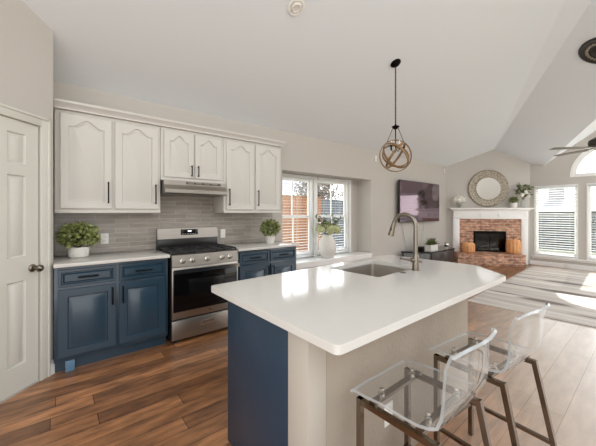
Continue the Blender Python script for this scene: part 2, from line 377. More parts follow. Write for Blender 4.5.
def pull(name, x, z, length, vertical, yf, parent):
    b = B(); h = length/2
    if vertical:
        b.box(x-.006, x+.006, yf-.034, yf-.024, z-h, z+h, .003)
        for k in (-1, 1): b.box(x-.005, x+.005, yf-.028, yf+.001, z+k*(h-.012)-.005, z+k*(h-.012)+.005)
    else:
        b.box(x-h, x+h, yf-.034, yf-.024, z-.006, z+.006, .003)
        for k in (-1, 1): b.box(x+k*(h-.012)-.005, x+k*(h-.012)+.005, yf-.028, yf+.001, z-.005, z+.005)
    return b.done(name, 'black', parent)

# ------------------------------------------------------------------ setting: floor, ceiling, walls
YW = 3.815
XW = 9.80
FA = Vector((8.57, YW, 0)); FB = Vector((XW, 2.185, 0)); FANG = math.atan2(FB.y-FA.y, FB.x-FA.x)
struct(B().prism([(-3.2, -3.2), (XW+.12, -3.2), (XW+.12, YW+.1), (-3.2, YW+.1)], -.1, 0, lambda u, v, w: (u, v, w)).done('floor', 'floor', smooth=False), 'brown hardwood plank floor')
def planeA(y): return 2.68+.45*(YW-y)
R0 = Vector((9.287, 2.864, 3.108)); RL = Vector((4.975, .753, 4.058)); RR = Vector((5.239, .537, 4.058))
def ext(p, q, k): return p+(q-p)*k
D0 = Vector((XW, 1.9, 2.59)); E0 = Vector((7.697, .736, 3.097)); W0 = Vector((XW, .936, 3.30))
b = B()
def sheet(pts, th=.05):
    lo = [b.bm.verts.new(p) for p in pts]; hi = [b.bm.verts.new(Vector(p)+Vector((0, 0, th))) for p in pts]
    b.bm.faces.new(lo); b.bm.faces.new(hi[::-1])
    for i in range(len(pts)): j = (i+1) % len(pts); b.bm.faces.new((lo[i], hi[i], hi[j], lo[j]))
rl, rr = ext(R0, RL, 2), ext(R0, RR, 2)
sheet([(-3.2, YW, 2.68), (FA.x, YW, 2.68), R0, rl, (-3.2, rl.y, planeA(rl.y))])
sheet([R0, rr, rl])
sheet([R0, (XW, 2.185, 2.68), D0, ext(D0, E0, 3.5), rr])
sheet([D0, ext(D0, W0, 3.5), ext(D0, E0, 3.5)])
struct(b.done('ceiling', 'ceil', smooth=False), 'pale grey vaulted ceiling')

RX0, RX1, RZ0, RZ1, RY = 2.80, 5.096, .49, 2.06, 4.17       # window recess
WIN = ((2.86, 3.80), (3.86, 4.81)); WZ = (.55, 2.05)
b = B()
b.prism(rect(-.12, FA.x+.05, 0, 2.68), YW, YW+.1, holes=[rect(RX0, RX1, RZ0, RZ1)])
b.prism(rect(RX0-.1, RX1+.1, RZ0-.1, RZ1+.1), RY, RY+.1, holes=[rect(a, c, *WZ) for a, c in WIN])
b.box(RX0-.1, RX0, YW+.1, RY, RZ0-.1, RZ1+.1); b.box(RX1, RX1+.1, YW+.1, RY, RZ0-.1, RZ1+.1)
b.box(RX0, RX1, YW+.1, RY, RZ1, RZ1+.1); b.box(RX0, RX1, YW+.1, RY, RZ0-.1, RZ0)
struct(b.done('wall_back', 'wall', smooth=False))
# pantry corner: return wall and diagonal wall with the door opening
PC = (-.02, 3.28); S2 = math.sqrt(.5)
DX0, DX1, DZ = -.727, -.117, 2.075
b = B()
b.prism([(-2.4, 0), (0, 0), (0, planeA(PC[1])), (-2.4, planeA(PC[1]-2.4*S2))], 0, .1, holes=[rect(DX0-.005, DX1+.005, .001, DZ+.005)])
b.bm.transform(Matrix.Translation((PC[0], PC[1], 0)) @ Matrix.Rotation(R(45), 4, 'Z'))
b.prism([(PC[1], 0), (YW, 0), (YW, 2.68), (PC[1], planeA(PC[1]))], PC[0]-.1, PC[0], lambda u, v, w: (w, u, v))
struct(b.done('wall_left', 'wall', smooth=False))
# corner wall behind the fireplace
FL = (FB-FA).length
b = B()
b.prism([(0, 0), (FL, 0), (FL, 2.68), (1.191, 3.108), (0, 2.68)], 0, .1)
o = struct(b.done('wall_corner', 'wall', smooth=False)); o.location = FA; o.rotation_euler = (0, 0, FANG)
# window wall
AX, AZ, AR = -.64, 2.28, .70
LW = ((-2.075, -1.255), (-1.08, -.26), (-.085, .735)); LZ = (.275, 2.055)
b = B()
b.prism([(-2.185, 0), (3.2, 0), (3.2, 5.1), (1.474, 5.075), (-1.9, 2.59), (-2.185, 2.68)], 0, .12,
        holes=[rect(a, c, *LZ) for a, c in LW]+[arc((AX, AZ), AR, 0, PI, 28)])
o = struct(b.done('wall_right', 'wall', smooth=False)); o.location = (XW, 0, 0); o.rotation_euler = (0, 0, -PI/2)

struct(B().box(1.5, 6.4, -3.3, -3.2, 0, 3.4).done('added_wall_stub', 'wall', smooth=False))  # unseen stub, added for the mirror to reflect, sized to steer fill light
# trim
def base_prof(b, x0, x1, h=.11, t=.016, y=0): b.box(x0, x1, y-t, y, 0, h-.02); b.box(x0, x1, y-t*.6, y, h-.02, h, .003)
b = B(); base_prof(b, -2.185, 3.2); o = struct(b.done('baseboard_right', 'white')); o.location = (XW-.001, 0, 0); o.rotation_euler = (0, 0, -PI/2)
b = B(); base_prof(b, 2.63, FA.x-.02); o = struct(b.done('baseboard_back', 'white')); o.location = (0, YW-.001, 0)
b = B(); base_prof(b, -.04, 0, .12); base_prof(b, -2.4, DX0-.08, .12); o = struct(b.done('baseboard_left', 'white')); o.location = (PC[0], PC[1], 0); o.rotation_euler = (0, 0, R(45))
b = B()                                                  # pantry door casing
for x0, x1, z0, z1 in ((DX1, DX1+.072, 0, DZ+.072), (DX0-.072, DX0, 0, DZ+.072)):
    b.box(x0, x1, -.016, -.0005, z0, z1, .003)
b.box(DX1+.055, DX1+.075, -.024, -.0005, 0, DZ+.075, .004); b.box(DX0-.075, DX0-.055, -.024, -.0005, 0, DZ+.075, .004)
b.box(DX0, DX1, -.016, -.0005, DZ, DZ+.072, .003); b.box(DX0-.075, DX1+.075, -.024, -.0005, DZ+.055, DZ+.075, .004)
o = struct(b.done('trim_1', 'door')); o.location = (PC[0], PC[1], 0); o.rotation_euler = (0, 0, R(45))
b = B(); b.box(RX0-.02, RX1+.0, YW-.035, RY-.001, RZ0+.001, RZ0+.041, .005); b.box(RX0-.02, RX1, YW-.02, YW-.001, RZ0-.06, RZ0, .004)
struct(b.done('trim_2', 'white'), 'deep white window sill of the kitchen bay')
b = B(); b.box(-2.15, 1.0, -.06, -.001, LZ[0]-.06, LZ[0]-.03, .005); b.box(-2.13, .98, -.02, -.001, LZ[0]-.1, LZ[0]-.06, .004)
o = struct(b.done('trim_3', 'white'), 'white ledge under the living room windows'); o.location = (XW, 0, 0); o.rotation_euler = (0, 0, -PI/2)

# pantry door
D = sthing('door_1', 'white six-panel pantry door', (PC[0], PC[1], 0), R(45))
b = B(); cs = []
for x0, x1 in ((DX1-.242, DX1-.107), (DX0+.107, DX0+.242)):
    for z0, z1 in ((.21, .845), (1.03, 1.656), (1.743, 1.976)): cs.append(rin(x0, x1, z0, z1))
panel_slab(b, DX0+.003, DX1-.003, .008, DZ-.003, .006, .035, cs, .034)
b.done('door_leaf', 'door', D)
b = B(); kx, kz = DX1-.056, .93
b.lathe([(.031, .006), (.031, 0), (.022, -.008)], 20, (kx, 0, kz), 'Y'); b.cyl((kx, -.005, kz), (kx, -.045, kz), .010)
b.lathe([(.012, -.038), (.024, -.046), (.029, -.058), (.026, -.07), (.012, -.078), (0, -.079)], 20, (kx, 0, kz), 'Y')
b.done('door_handle', 'nickel', D)

# windows -------------------------------------------------------------
def sash_window(name, label, loc, rz, x0, x1, z0, z1, y, fw_=.05, munt=True, double=True):
    W_ = sthing(name, label, loc, rz)
    b = B(); e_ = .001
    b.prism(rect(x0+e_, x1-e_, z0+e_, z1-e_), y-.0, y+.08, holes=[rect(x0+fw_, x1-fw_, z0+fw_, z1-fw_)])
    b.done('window_frame', 'white', W_, smooth=False)
    zm = (z0+z1)/2
    parts = ((z0+fw_+.001, zm+.02, y+.02), (zm-.02, z1-fw_-.001, y+.045)) if double else ((z0+fw_+.001, z1-fw_-.001, y+.03),)
    for a, c, yy in parts:
        b = B(); b.prism(rect(x0+fw_+.001, x1-fw_-.001, a, c), yy, yy+.024, holes=[rect(x0+fw_+.036, x1-fw_-.036, a+.04, c-.04)])
        if munt: xc = (x0+x1)/2; b.box(xc-.011, xc+.011, yy+.003, yy+.02, a+.04, c-.04)
        s_ = b.done('window_sash', 'white', W_, smooth=False)
        b = B(); b.box(x0+fw_+.03, x1-fw_-.03, yy+.009, yy+.013, a+.034, c-.034); b.done('pane', 'glass', s_, smooth=False)
    return W_
for i, (a, c) in enumerate(WIN):
    sash_window('window_%d' % (i+1), ('white double-hung bay window half beside the upper cabinet', 'white double-hung bay window half behind the flower vase')[i], (0, RY, 0), 0, a, c, *WZ, .012)
b = B(); b.box(WIN[0][1]+.001, WIN[1][0]-.001, RY-.02, RY-.001, WZ[0]-.02, WZ[1]+.01); b.box(WIN[1][1], WIN[1][1]+.05, RY-.02, RY-.001, WZ[0]-.02, WZ[1]+.01)
b.box(RX0, WIN[0][0]-.001, RY-.02, RY-.001, WZ[0]-.02, WZ[1]+.01)
struct(b.done('trim_4', 'white', smooth=False))
for i, (a, c) in enumerate(LW):
    sash_window('window_%d' % (i+3), ('tall white living room window nearest the fireplace', 'second tall white living room window from the fireplace', 'third tall white living room window from the fireplace')[i],
                (XW, 0, 0), -PI/2, a, c, *LZ, .02, fw_=.022, munt=False, double=False)
b = B()
for a, c in LW: b.prism(rect(a-.014, c+.014, LZ[0]-.029, LZ[1]+.014), -.014, -.001, holes=[rect(a, c, LZ[0], LZ[1])])
o = struct(b.done('trim_5', 'white', smooth=False)); o.location = (XW, 0, 0); o.rotation_euler = (0, 0, -PI/2)
W6 = sthing('window_6', 'half-round arched window high in the living room gable', (XW, 0, 0), -PI/2)
def half(r): return arc((AX, AZ), r, 0, PI, 28)
b = B(); 
b.prism([(AX+.698, AZ+.001)]+half(.698)[1:-1]+[(AX-.698, AZ+.001)], .01, .09, holes=[[(AX+.64, AZ+.05)]+[p for p in half(.64) if p[1] > AZ+.06]+[(AX-.64, AZ+.05)]])
b.prism(half(.75)+[(AX-.75, AZ-.04), (AX+.75, AZ-.04)], -.016, -.001, holes=[half(.69)])
fr = b.done('window_frame', 'white', W6, smooth=False)
b = B(); b.prism([(AX+.645, AZ+.04)]+[p for p in half(.645) if p[1] > AZ+.05]+[(AX-.645, AZ+.04)], .04, .046); b.done('pane', 'glass', W6, smooth=False)

def blind(label, loc, rz, x0, x1, z0, z1, y, pitch, depth, tilt, group):
    T = thing('window_blind', label, 'blind', loc, rz, group)
    b = B(); b.box(x0, x1, y-depth/2-.004, y+depth/2+.004, z1-.045, z1, .003); b.done('headrail', 'blind', T)
    b = B(); z = z1-.07
    while z > z0+.05:
        ca, sa = math.cos(tilt)*depth/2, math.sin(tilt)*depth/2
        b.tube([(x0+.004, y, z), (x1-.004, y, z)], 0, rect=(.003, .003)) if False else None
        v = [b.bm.verts.new(q) for q in ((x0+.004, y-ca, z-sa), (x1-.004, y-ca, z-sa), (x1-.004, y+ca, z+sa), (x0+.004, y+ca, z+sa), (x0+.004, y-ca, z-sa+.003), (x1-.004, y-ca, z-sa+.003), (x1-.004, y+ca, z+sa+.003), (x0+.004, y+ca, z+sa+.003))]
        for f in ((0, 1, 2, 3), (7, 6, 5, 4), (0, 4, 5, 1), (1, 5, 6, 2), (2, 6, 7, 3), (3, 7, 4, 0)): b.bm.faces.new([v[k] for k in f])
        z -= pitch
    b.done('slats', 'blind', T, smooth=False)
    b = B(); b.box(x0+.004, x1-.004, y-depth/2, y+depth/2, z0+.01, z0+.03, .003); b.done('bottom_rail', 'blind', T)
    b = B()
    for k in (.15, .5, .85): b.cyl((x0+(x1-x0)*k, y-depth/2, z0+.02), (x0+(x1-x0)*k, y-depth/2, z1-.04), .0018, 6)
    b.done('ladder_cord', 'blind', T)
for i, (a, c) in enumerate(WIN):
    blind(('white slatted blind in the bay window half beside the upper cabinet', 'white slatted blind in the bay window half behind the flower vase')[i], (0, RY, 0), 0, a+.004, c-.004, WZ[0], WZ[1]-.002, -.05, .05, .036, R(4), 'blinds in the kitchen bay window')
for i, (a, c) in enumerate(LW[:2]):
    blind(('white slatted blind in the living room window nearest the fireplace', 'white slatted blind in the second living room window from the fireplace', 'white slatted blind in the third living room window from the fireplace')[i],
          (XW, 0, 0), -PI/2, a+.012, c-.012, LZ[0], LZ[1]-.002, -.008, .058, (.045, .03, .03)[i], R((-28, 2, 2)[i]), 'blinds in the living room windows')

# ------------------------------------------------------------------ kitchen wall cabinets
def upper(label, x0, x1, z0, z1, doors, hand, dz0, dz1, hl, hz):
    T = thing('upper_cabinet', label, 'cabinet', ((x0+x1)/2, YW, z0), 0, 'white upper cabinets')
    ox = (x0+x1)/2; yf = 3.512-YW
    b = B(); b.box(x0-ox+.001, x1-ox-.001, yf, -.001, 0, z1-z0, .002); b.done('body', 'cab', T)
    b = B(); b.box(x0-ox+.001, x1-ox-.001, yf-.008, yf+.02, -.0, .028, .004); b.done('bottom_rail', 'cab', T)
    for (a, c), h in zip(doors, hand):
        b = B(); panel_slab(b, a-ox, c-ox, dz0-z0, dz1-z0, yf-.022, .021, [lambda d_, A_=a-ox+.062, C_=c-ox-.062: cathedral(A_+d_, C_-d_, dz0-z0+.065+d_, dz1-z0-.042-d_, .068*(C_-A_-2*d_)/(C_-A_))], .034)
        d = b.done('door', 'cab', T)
        pull('handle', (c-.032 if h == 'r' else a+.032)-ox, hz-z0, hl, True, yf-.022, d)
    return T
upper('large white upper cabinet with two arched doors next to the pantry wall', -.012, .897, 1.367, 2.33, ((.028, .435), (.462, .872)), 'rr', 1.41, 2.295, .215, 1.57)
upper('short white upper cabinet above the stainless range hood', .899, 1.647, 1.735, 2.33, ((.93, 1.265), (1.28, 1.615)), 'rl', 1.775, 2.295, .13, 1.86)
upper('white upper cabinet with two arched doors beside the bay window', 1.649, 2.552, 1.367, 2.33, ((1.682, 2.085), (2.112, 2.515)), 'll', 1.41, 2.295, .215, 1.57)
# crown moulding in one run over all three
b = B()
prof = [(0, 2.331), (-.335, 2.331), (-.335, 2.345), (-.345, 2.36), (-.37, 2.385), (-.372, 2.405), (0, 2.405)]
b.prism(prof, -.012, 2.60, lambda u, v, w: (w-(.05-min(.05, max(0, -u-.32)))*(1 if w > 1 else 0), YW+u*.997-.001, v))
tag(b.done('crown_molding', 'cab', smooth=False), 'white crown molding running along the top of the upper cabinets', 'molding')

# range hood
T = thing('range_hood', 'stainless range hood under the short upper cabinet', 'range hood', (1.273, YW, 1.58), 0)
b = B(); hw = .362
b.prism([(-.001, .154), (-.385, .154), (-.385, .105), (-.40, .085), (-.44, .05), (-.44, .012), (-.42, .0), (-.001, .0)], -hw, hw, lambda u, v, w: (w, u, v)); b.done('hood_body', 'steel', T, smooth=False)
b = B(); b.box(-.12, .30, -.3875, -.384, .118, .142, .001)
b.done('vent_strip', 'blackpl', T)
b = B()
for k in range(4): b.box(-.105+k*.095, -.03+k*.095, -.391, -.386, .123, .137, .0015)
b.done('control_buttons', 'nickel', T)
b = B(); b.box(-.12, .06, -.30, -.12, -.006, .002, .002); b.done('filter', 'nickel', T)

# backsplash
b = B(); b.box(-.018, 2.60, YW-.009, YW-.001, .941, 1.366); b.box(.90, 1.646, YW-.009, YW-.001, 1.366, 1.579)
tag(b.done('backsplash', 'tile', smooth=False), 'grey stacked tile backsplash behind the range and counters', 'backsplash')

# base cabinets
def base(label, x0, x1, split, foot, outer):
    T = thing('base_cabinet', label, 'cabinet', ((x0+x1)/2, YW, 0), 0, 'navy base cabinets'); ox = (x0+x1)/2; yf = 3.222-YW
    b = B(); b.box(x0-ox, x1-ox, yf, -.011, .10, .908, .002); b.done('body', 'blue', T)
    b = B(); b.box(x0-ox+.003, x1-ox-.003, yf+.055, -.02, 0, .10); b.done('toe_kick', 'blue', T)
    if foot: b = B(); b.box(x0-ox+.075, x0-ox+.14, yf-.005, yf+.05, 0, .095, .003); b.done('foot', 'foot', T)['label'] = 'lighter blue cabinet foot'
    for i, (a, c) in enumerate(((x0+.025, split-.012), (split+.012, x1-.025))):
        b = B(); panel_slab(b, a-ox, c-ox, .735, .885, yf-.021, .020, [rin(a-ox+.022, c-ox-.022, .757, .863)], .024)
        d = b.done('drawer', 'blue', T); pull('handle', (a+c)/2-ox, .81, .15, False, yf-.021, d)
        b = B(); panel_slab(b, a-ox, c-ox, .135, .715, yf-.021, .020, [rin(a-ox+.065, c-ox-.065, .2, .65)], .04)
        d = b.done('door', 'blue', T); pull('handle', (c-.03 if i == 0 else a+.03)-ox, .605, .16, True, yf-.021, d)
base('navy base cabinet with two drawers between pantry wall and range', -.014, .895, .445, True, 0)
base('navy base cabinet with two drawers between range and bay window', 1.690, 2.605, 2.155, False, 1)
tag(B().box(-.018, .905, 3.172, YW-.010, .909, .94, .004).done('countertop', 'quartz'), 'white quartz countertop left of the range, holding the leafy plant', 'countertop', 'countertops along the kitchen wall')
tag(B().box(1.682, 2.635, 3.172, YW-.010, .909, .94, .004).done('countertop', 'quartz'), 'white quartz countertop right of the range, holding the small topiary', 'countertop', 'countertops along the kitchen wall')

# gas range
RX = 1.2935
T = thing('gas_range', 'stainless gas range with black oven door between the navy cabinets', 'range', (RX, YW, 0)); w = .374; yb = -.02
def Y(v): return v-YW
b = B(); b.box(-w, w, Y(3.19), yb, .03, .905, .003)
for sx in (-1, 1):
    for yy in (Y(3.23), Y(3.7)): b.cyl((sx*.32, yy, 0), (sx*.32, yy, .035), .018, 10)
b.done('body', 'blackpl', T)
b = B(); b.box(-w, w, Y(3.175), Y(3.72), .906, .93, .006); b.done('cooktop', 'blackpl', T)
b = B(); b.prism([(Y(3.155), .805), (Y(3.19), .805), (Y(3.19), .925), (Y(3.172), .925)], -w, w, lambda u, v, q: (q, u, v)); b.done('control_panel', 'steel', T, smooth=False)
for kx in (-.265, -.165, .0, .175, .27):
    b = B(); yk = Y(3.163); b.lathe([(.027, .004), (.027, -.004), (.021, -.008), (.019, -.034), (.016, -.037), (0, -.037)], 20, (kx, yk, .862), 'Y')
    b.box(kx-.003, kx+.003, yk-.042, yk-.034, .845, .879, .001); b.done('knob', 'chrome', T)
b = B(); b.box(-w, w, Y(3.165), Y(3.189), .262, .798, .004); dr = b.done('oven_door', 'steel', T)
b = B(); b.box(-w+.012, w-.012, Y(3.160), Y(3.166), .335, .765, .003); b.done('oven_glass', 'blackgl', dr)
b = B(); b.box(-.2, .2, Y(3.1585), Y(3.1605), .44, .66, .0005); b.done('oven_window', 'ovenwin', dr)
b = B(); b.tube([(-w+.01, Y(3.115), .765), (w-.01, Y(3.115), .765)], 0, rect=(.03, .04))
for sx in (-1, 1): b.box(sx*.34-.014, sx*.34+.014, Y(3.12), Y(3.162), .75, .78, .003)
b.done('handle', 'chrome', dr)
b = B(); b.lathe([(.012, .002), (.012, -.002), (0, -.002)], 16, (.03, Y(3.1635), .30), 'Y'); b.done('emblem', 'nickel', dr)
b = B(); b.box(-w, w, Y(3.165), Y(3.189), .045, .245, .004); dw = b.done('storage_drawer', 'steel', T)
b = B(); b.prism(rect(-.075, .075, .145, .195), Y(3.159), Y(3.165), holes=[rect(-.066, .066, .156, .186)]); b.done('handle', 'chrome', dw, smooth=False)
b = B(); b.box(-.066, .066, Y(3.1635), Y(3.1655), .156, .186); b.done('pull_recess', 'steel', dw)
b = B(); b.box(-w+.0, w, Y(3.735), yb, .93, 1.06, .004); b.done('back_riser', 'blackpl', T)
b = B(); b.prism([(Y(3.72), 1.055), (yb, 1.055), (yb, 1.18), (Y(3.738), 1.18)], -w+.001, w-.001, lambda u, v, q: (q, u, v)); bg_ = b.done('backguard', 'steel', T, smooth=False)
b = B(); b.box(-.105, .105, Y(3.7215), Y(3.735), 1.095, 1.165, .002); b.done('control_display', 'blackgl', bg_)
b = B(); b.box(-.022, .022, Y(3.7205), Y(3.7225), 1.135, 1.15)
b.done('clock', 'display', bg_)
for i in range(6): b = B(); b.box(-.09+i*.032, -.078+i*.032, Y(3.7205), Y(3.7225), 1.106, 1.112); b.done('touch_key', 'plastic', bg_)
for gx in (-.245, 0, .245):                                  # three grates
    b = B(); z = .955; x0, x1, y0, y1 = gx-.118, gx+.118, Y(3.20), Y(3.70)
    for x in (x0, gx, x1): b.bar((x, y0, z), (x, y1, z), .011, .014)
    for k in range(5): yy = y0+(y1-y0)*k/4; b.bar((x0, yy, z), (x1, yy, z), .011, .014)
    for x in (x0, x1):
        for yy in (y0, y1): b.bar((x, yy, .928), (x, yy, z), .012)
    b.done('grate', 'iron', T)
for gx in (-.245, .245):
    for yy in (Y(3.32), Y(3.57)):
        b = B(); b.lathe([(.05, .928), (.05, .938), (.036, .942), (.034, .948), (0, .949)], 20, (gx, yy, 0)); b.done('burner', 'iron', T)

# ------------------------------------------------------------------ outlets
def outlet(label, loc, rz, w=.072, h=.115, switch=False):
    T = thing('wall_outlet', label, 'outlet', loc, rz)
    b = B(); b.box(-w/2, w/2, -.006, 0, -h/2, h/2, .002); b.done('cover_plate', 'plastic', T)
    b = B()
    for k in (-1, 1): b.box(-.017, .017, -.0085, -.005, k*.023-.014, k*.023+.014, .003)
    s_ = b.done('socket', 'plastic', T)
    for k in (-1, 1):
        for q in (-1, 1): b = B(); b.box(q*.007-.0012, q*.007+.0012, -.0092, -.0075, k*.023-.004, k*.023+.006); b.done('slot', 'dark', s_)
outlet('white outlet plate on tile backsplash beside the leafy plant', (.407, YW-.0095, 1.09), 0)
outlet('white outlet plate on tile backsplash right of the range', (1.777, YW-.0095, 1.085), 0)

# ------------------------------------------------------------------ island
IX0, IX1, IY0, IY1 = .80, 2.386, .907, 1.645
SKC = (2.035, 1.488); SKA = R(3)
T = thing('kitchen_island', 'kitchen island with navy end panel and beige textured seating side', 'island', ((IX0+IX1)/2, (IY0+IY1)/2, 0))
cx_, cy_ = (IX0+IX1)/2, (IY0+IY1)/2; a, c, p, q = IX0-cx_, IX1-cx_, IY0-cy_, IY1-cy_
b = B(); b.box(a, a+.02, p+.137, q, 0, .884, .001); b.done('end_panel', 'bluedk', T)
b = B(); b.box(a-.004, a+.10, p+.0, p+.136, 0, .884, .002); b.done('corner_post', 'post', T)
b = B(); b.box(a+.101, c, p, p+.10, 0, .884, .002); b.done('seating_panel', 'panel', T)
b = B(); b.box(c-.03, c, p+.101, q, 0, .884, .002); b.done('far_end_panel', 'panel', T)
b = B(); b.prism([(a+.021, .1), (c-.031, .1), (c-.031, .66), (SKC[0]-cx_-.35, .66), (SKC[0]-cx_-.35, .884), (a+.021, .884)], q-.02, q); b.box(a+.021, c-.031, q-.08, q-.06, 0, .10); b.done('cabinet_front', 'bluedk', T)
# its worktop, with the sink cut-out
SKC = (2.035, 1.488); SKA = R(3)
def skp(x, y): return (SKC[0]+x*math.cos(SKA)-y*math.sin(SKA), SKC[1]+x*math.sin(SKA)+y*math.cos(SKA))
top = []
for (x, y), r in (((.734, .685), .03), ((2.486, .69), .02), ((2.79, 1.0), .02), ((2.75, 1.86), .03), ((.734, 1.755), .03)):
    top.append(((x, y), r))
poly = []
for i, ((x, y), r) in enumerate(top):
    P0, P1, P2 = Vector(top[i-1][0]), Vector((x, y)), Vector(top[(i+1) % len(top)][0])
    u, v = (P0-P1).normalized(), (P2-P1).normalized(); s_, e_ = P1+u*r, P1+v*r
    for k in range(7):
        t = k/6; q_ = s_*(1-t)**2+P1*2*t*(1-t)+e_*t*t; poly.append((q_.x, q_.y))
sw, sh_ = .308, .235
hole = []
for cx2, cy2, a0 in ((sw-.03, sh_-.03, 0), (-sw+.03, sh_-.03, PI/2), (-sw+.03, -sh_+.03, PI), (sw-.03, -sh_+.03, 1.5*PI)):
    hole += [skp(*k) for k in arc((cx2, cy2), .03, a0, a0+PI/2, 5)]
b = B()
zz = [(.885, 0), (.888, 1), (.917, 1), (.92, 0)]
b.prism(poly, .885, .92, lambda u, v, w: (u, v, w), holes=[hole])
ct = b.done('countertop', 'quartz', smooth=False)
bv = ct.modifiers.new('edge', 'BEVEL'); bv.width = .004; bv.segments = 2; bv.limit_method = 'ANGLE'; bv.angle_limit = R(60)
tag(ct, 'large white quartz island worktop with a clipped far corner', 'countertop')
# sink
T = thing('kitchen_sink', 'undermount stainless sink set into the island worktop', 'sink', (SKC[0], SKC[1], .884), SKA)
b = B(); 
def rr_(hx, hy, r, n=6):
    pts = []
    for x_, y_, a0 in ((hx-r, hy-r, 0), (-hx+r, hy-r, PI/2), (-hx+r, -hy+r, PI), (hx-r, -hy+r, 1.5*PI)): pts += arc((x_, y_), r, a0, a0+PI/2, n)
    return pts
rings = []
for hx, hy, r, z in ((sw+.02, sh_+.02, .03, 0), (sw-.002, sh_-.002, .03, 0), (sw-.006, sh_-.006, .03, -.18), (sw-.03, sh_-.03, .03, -.205), (.05, .05, .049, -.21)):
    rings.append([b.bm.verts.new((x, y, z-.001)) for x, y in rr_(hx, hy, r)])
for u, v in zip(rings, rings[1:]):
    for i in range(len(u)): j = (i+1) % len(u); b.bm.faces.new((u[i], u[j], v[j], v[i]))
b.bm.faces.new(rings[-1])
o = b.done('basin', 'sinksteel', T, fixn=False); md = o.modifiers.new('wall', 'SOLIDIFY'); md.thickness = .002; md.offset = -1
b = B(); b.lathe([(.043, -.212), (.043, -.207), (.03, -.207), (.026, -.2095), (0, -.2095)], 24); b.done('drain', 'chrome', T)
# faucet
FX, FY = 2.175, 1.205
T = thing('kitchen_faucet', 'brushed nickel gooseneck faucet beside the island sink', 'faucet', (FX, FY, .92))
b = B(); b.lathe([(.030, 0), (.030, .006), (.026, .01), (.025, .10), (.022, .115), (.016, .125)], 24); b.done('base', 'nickel', T)
dv = Vector((-.10, .99, 0)).normalized()
pts = [Vector((0, 0, .12)), Vector((0, 0, .24))]; rad = .092
for k in range(15): t = PI*k/14*.95; pts.append(Vector((0, 0, .345))+dv*(rad-rad*math.cos(t))+Vector((0, 0, rad*math.sin(t))))
b = B(); b.tube(pts, .0165, 14); b.done('spout', 'nickel', T)
e1 = pts[-1]; dd = (pts[-1]-pts[-2]).normalized()
b = B(); b.tube([e1-dd*.005, e1+dd*.02, e1+dd*.06, e1+dd*.10], [.0175, .019, .022, .026], 16); sp = b.done('spray_head', 'nickel', T)
b = B(); b.tube([e1+dd*.0995, e1+dd*.103], [.019, .019], 14); b.done('nozzle', 'blackpl', sp)
b = B(); m_ = e1+dd*.045-Vector((.020, 0, 0))+dv*.0; b.ico(m_, .009, 2, (.5, 1, 1.7)); b.done('spray_button', 'blackpl', sp)
hd = Vector((-.97, .25, .1)).normalized()
b = B(); b.tube([Vector((0, 0, .075))+hd*.015, Vector((0, 0, .08))+hd*.05], .016, 14); b.tube([Vector((0, 0, .078))+hd*.04, Vector((0, 0, .088))+hd*.15], [.011, .008], 10); b.done('lever', 'nickel', T)
b = B(); b.lathe([(.022, 0), (.022, .006), (.012, .008), (0, .008)], 20); o = tag(b.done('air_switch', 'nickel'), 'round nickel button on the worktop between sink corner and faucet', 'button'); o.location = (2.01, 1.215, .9203)
b = B(); b.lathe([(.020, 0), (.020, .004), (.011, .01), (.011, .016), (0, .017)], 20); o = tag(b.done('air_gap_cap', 'nickel'), 'small nickel cap on the worktop behind the faucet', 'cap'); o.location = (2.55, 1.371, .9203)
outlet('white outlet plate low on the seating side of the island', (1.357, IY0-.0005, .31), 0)

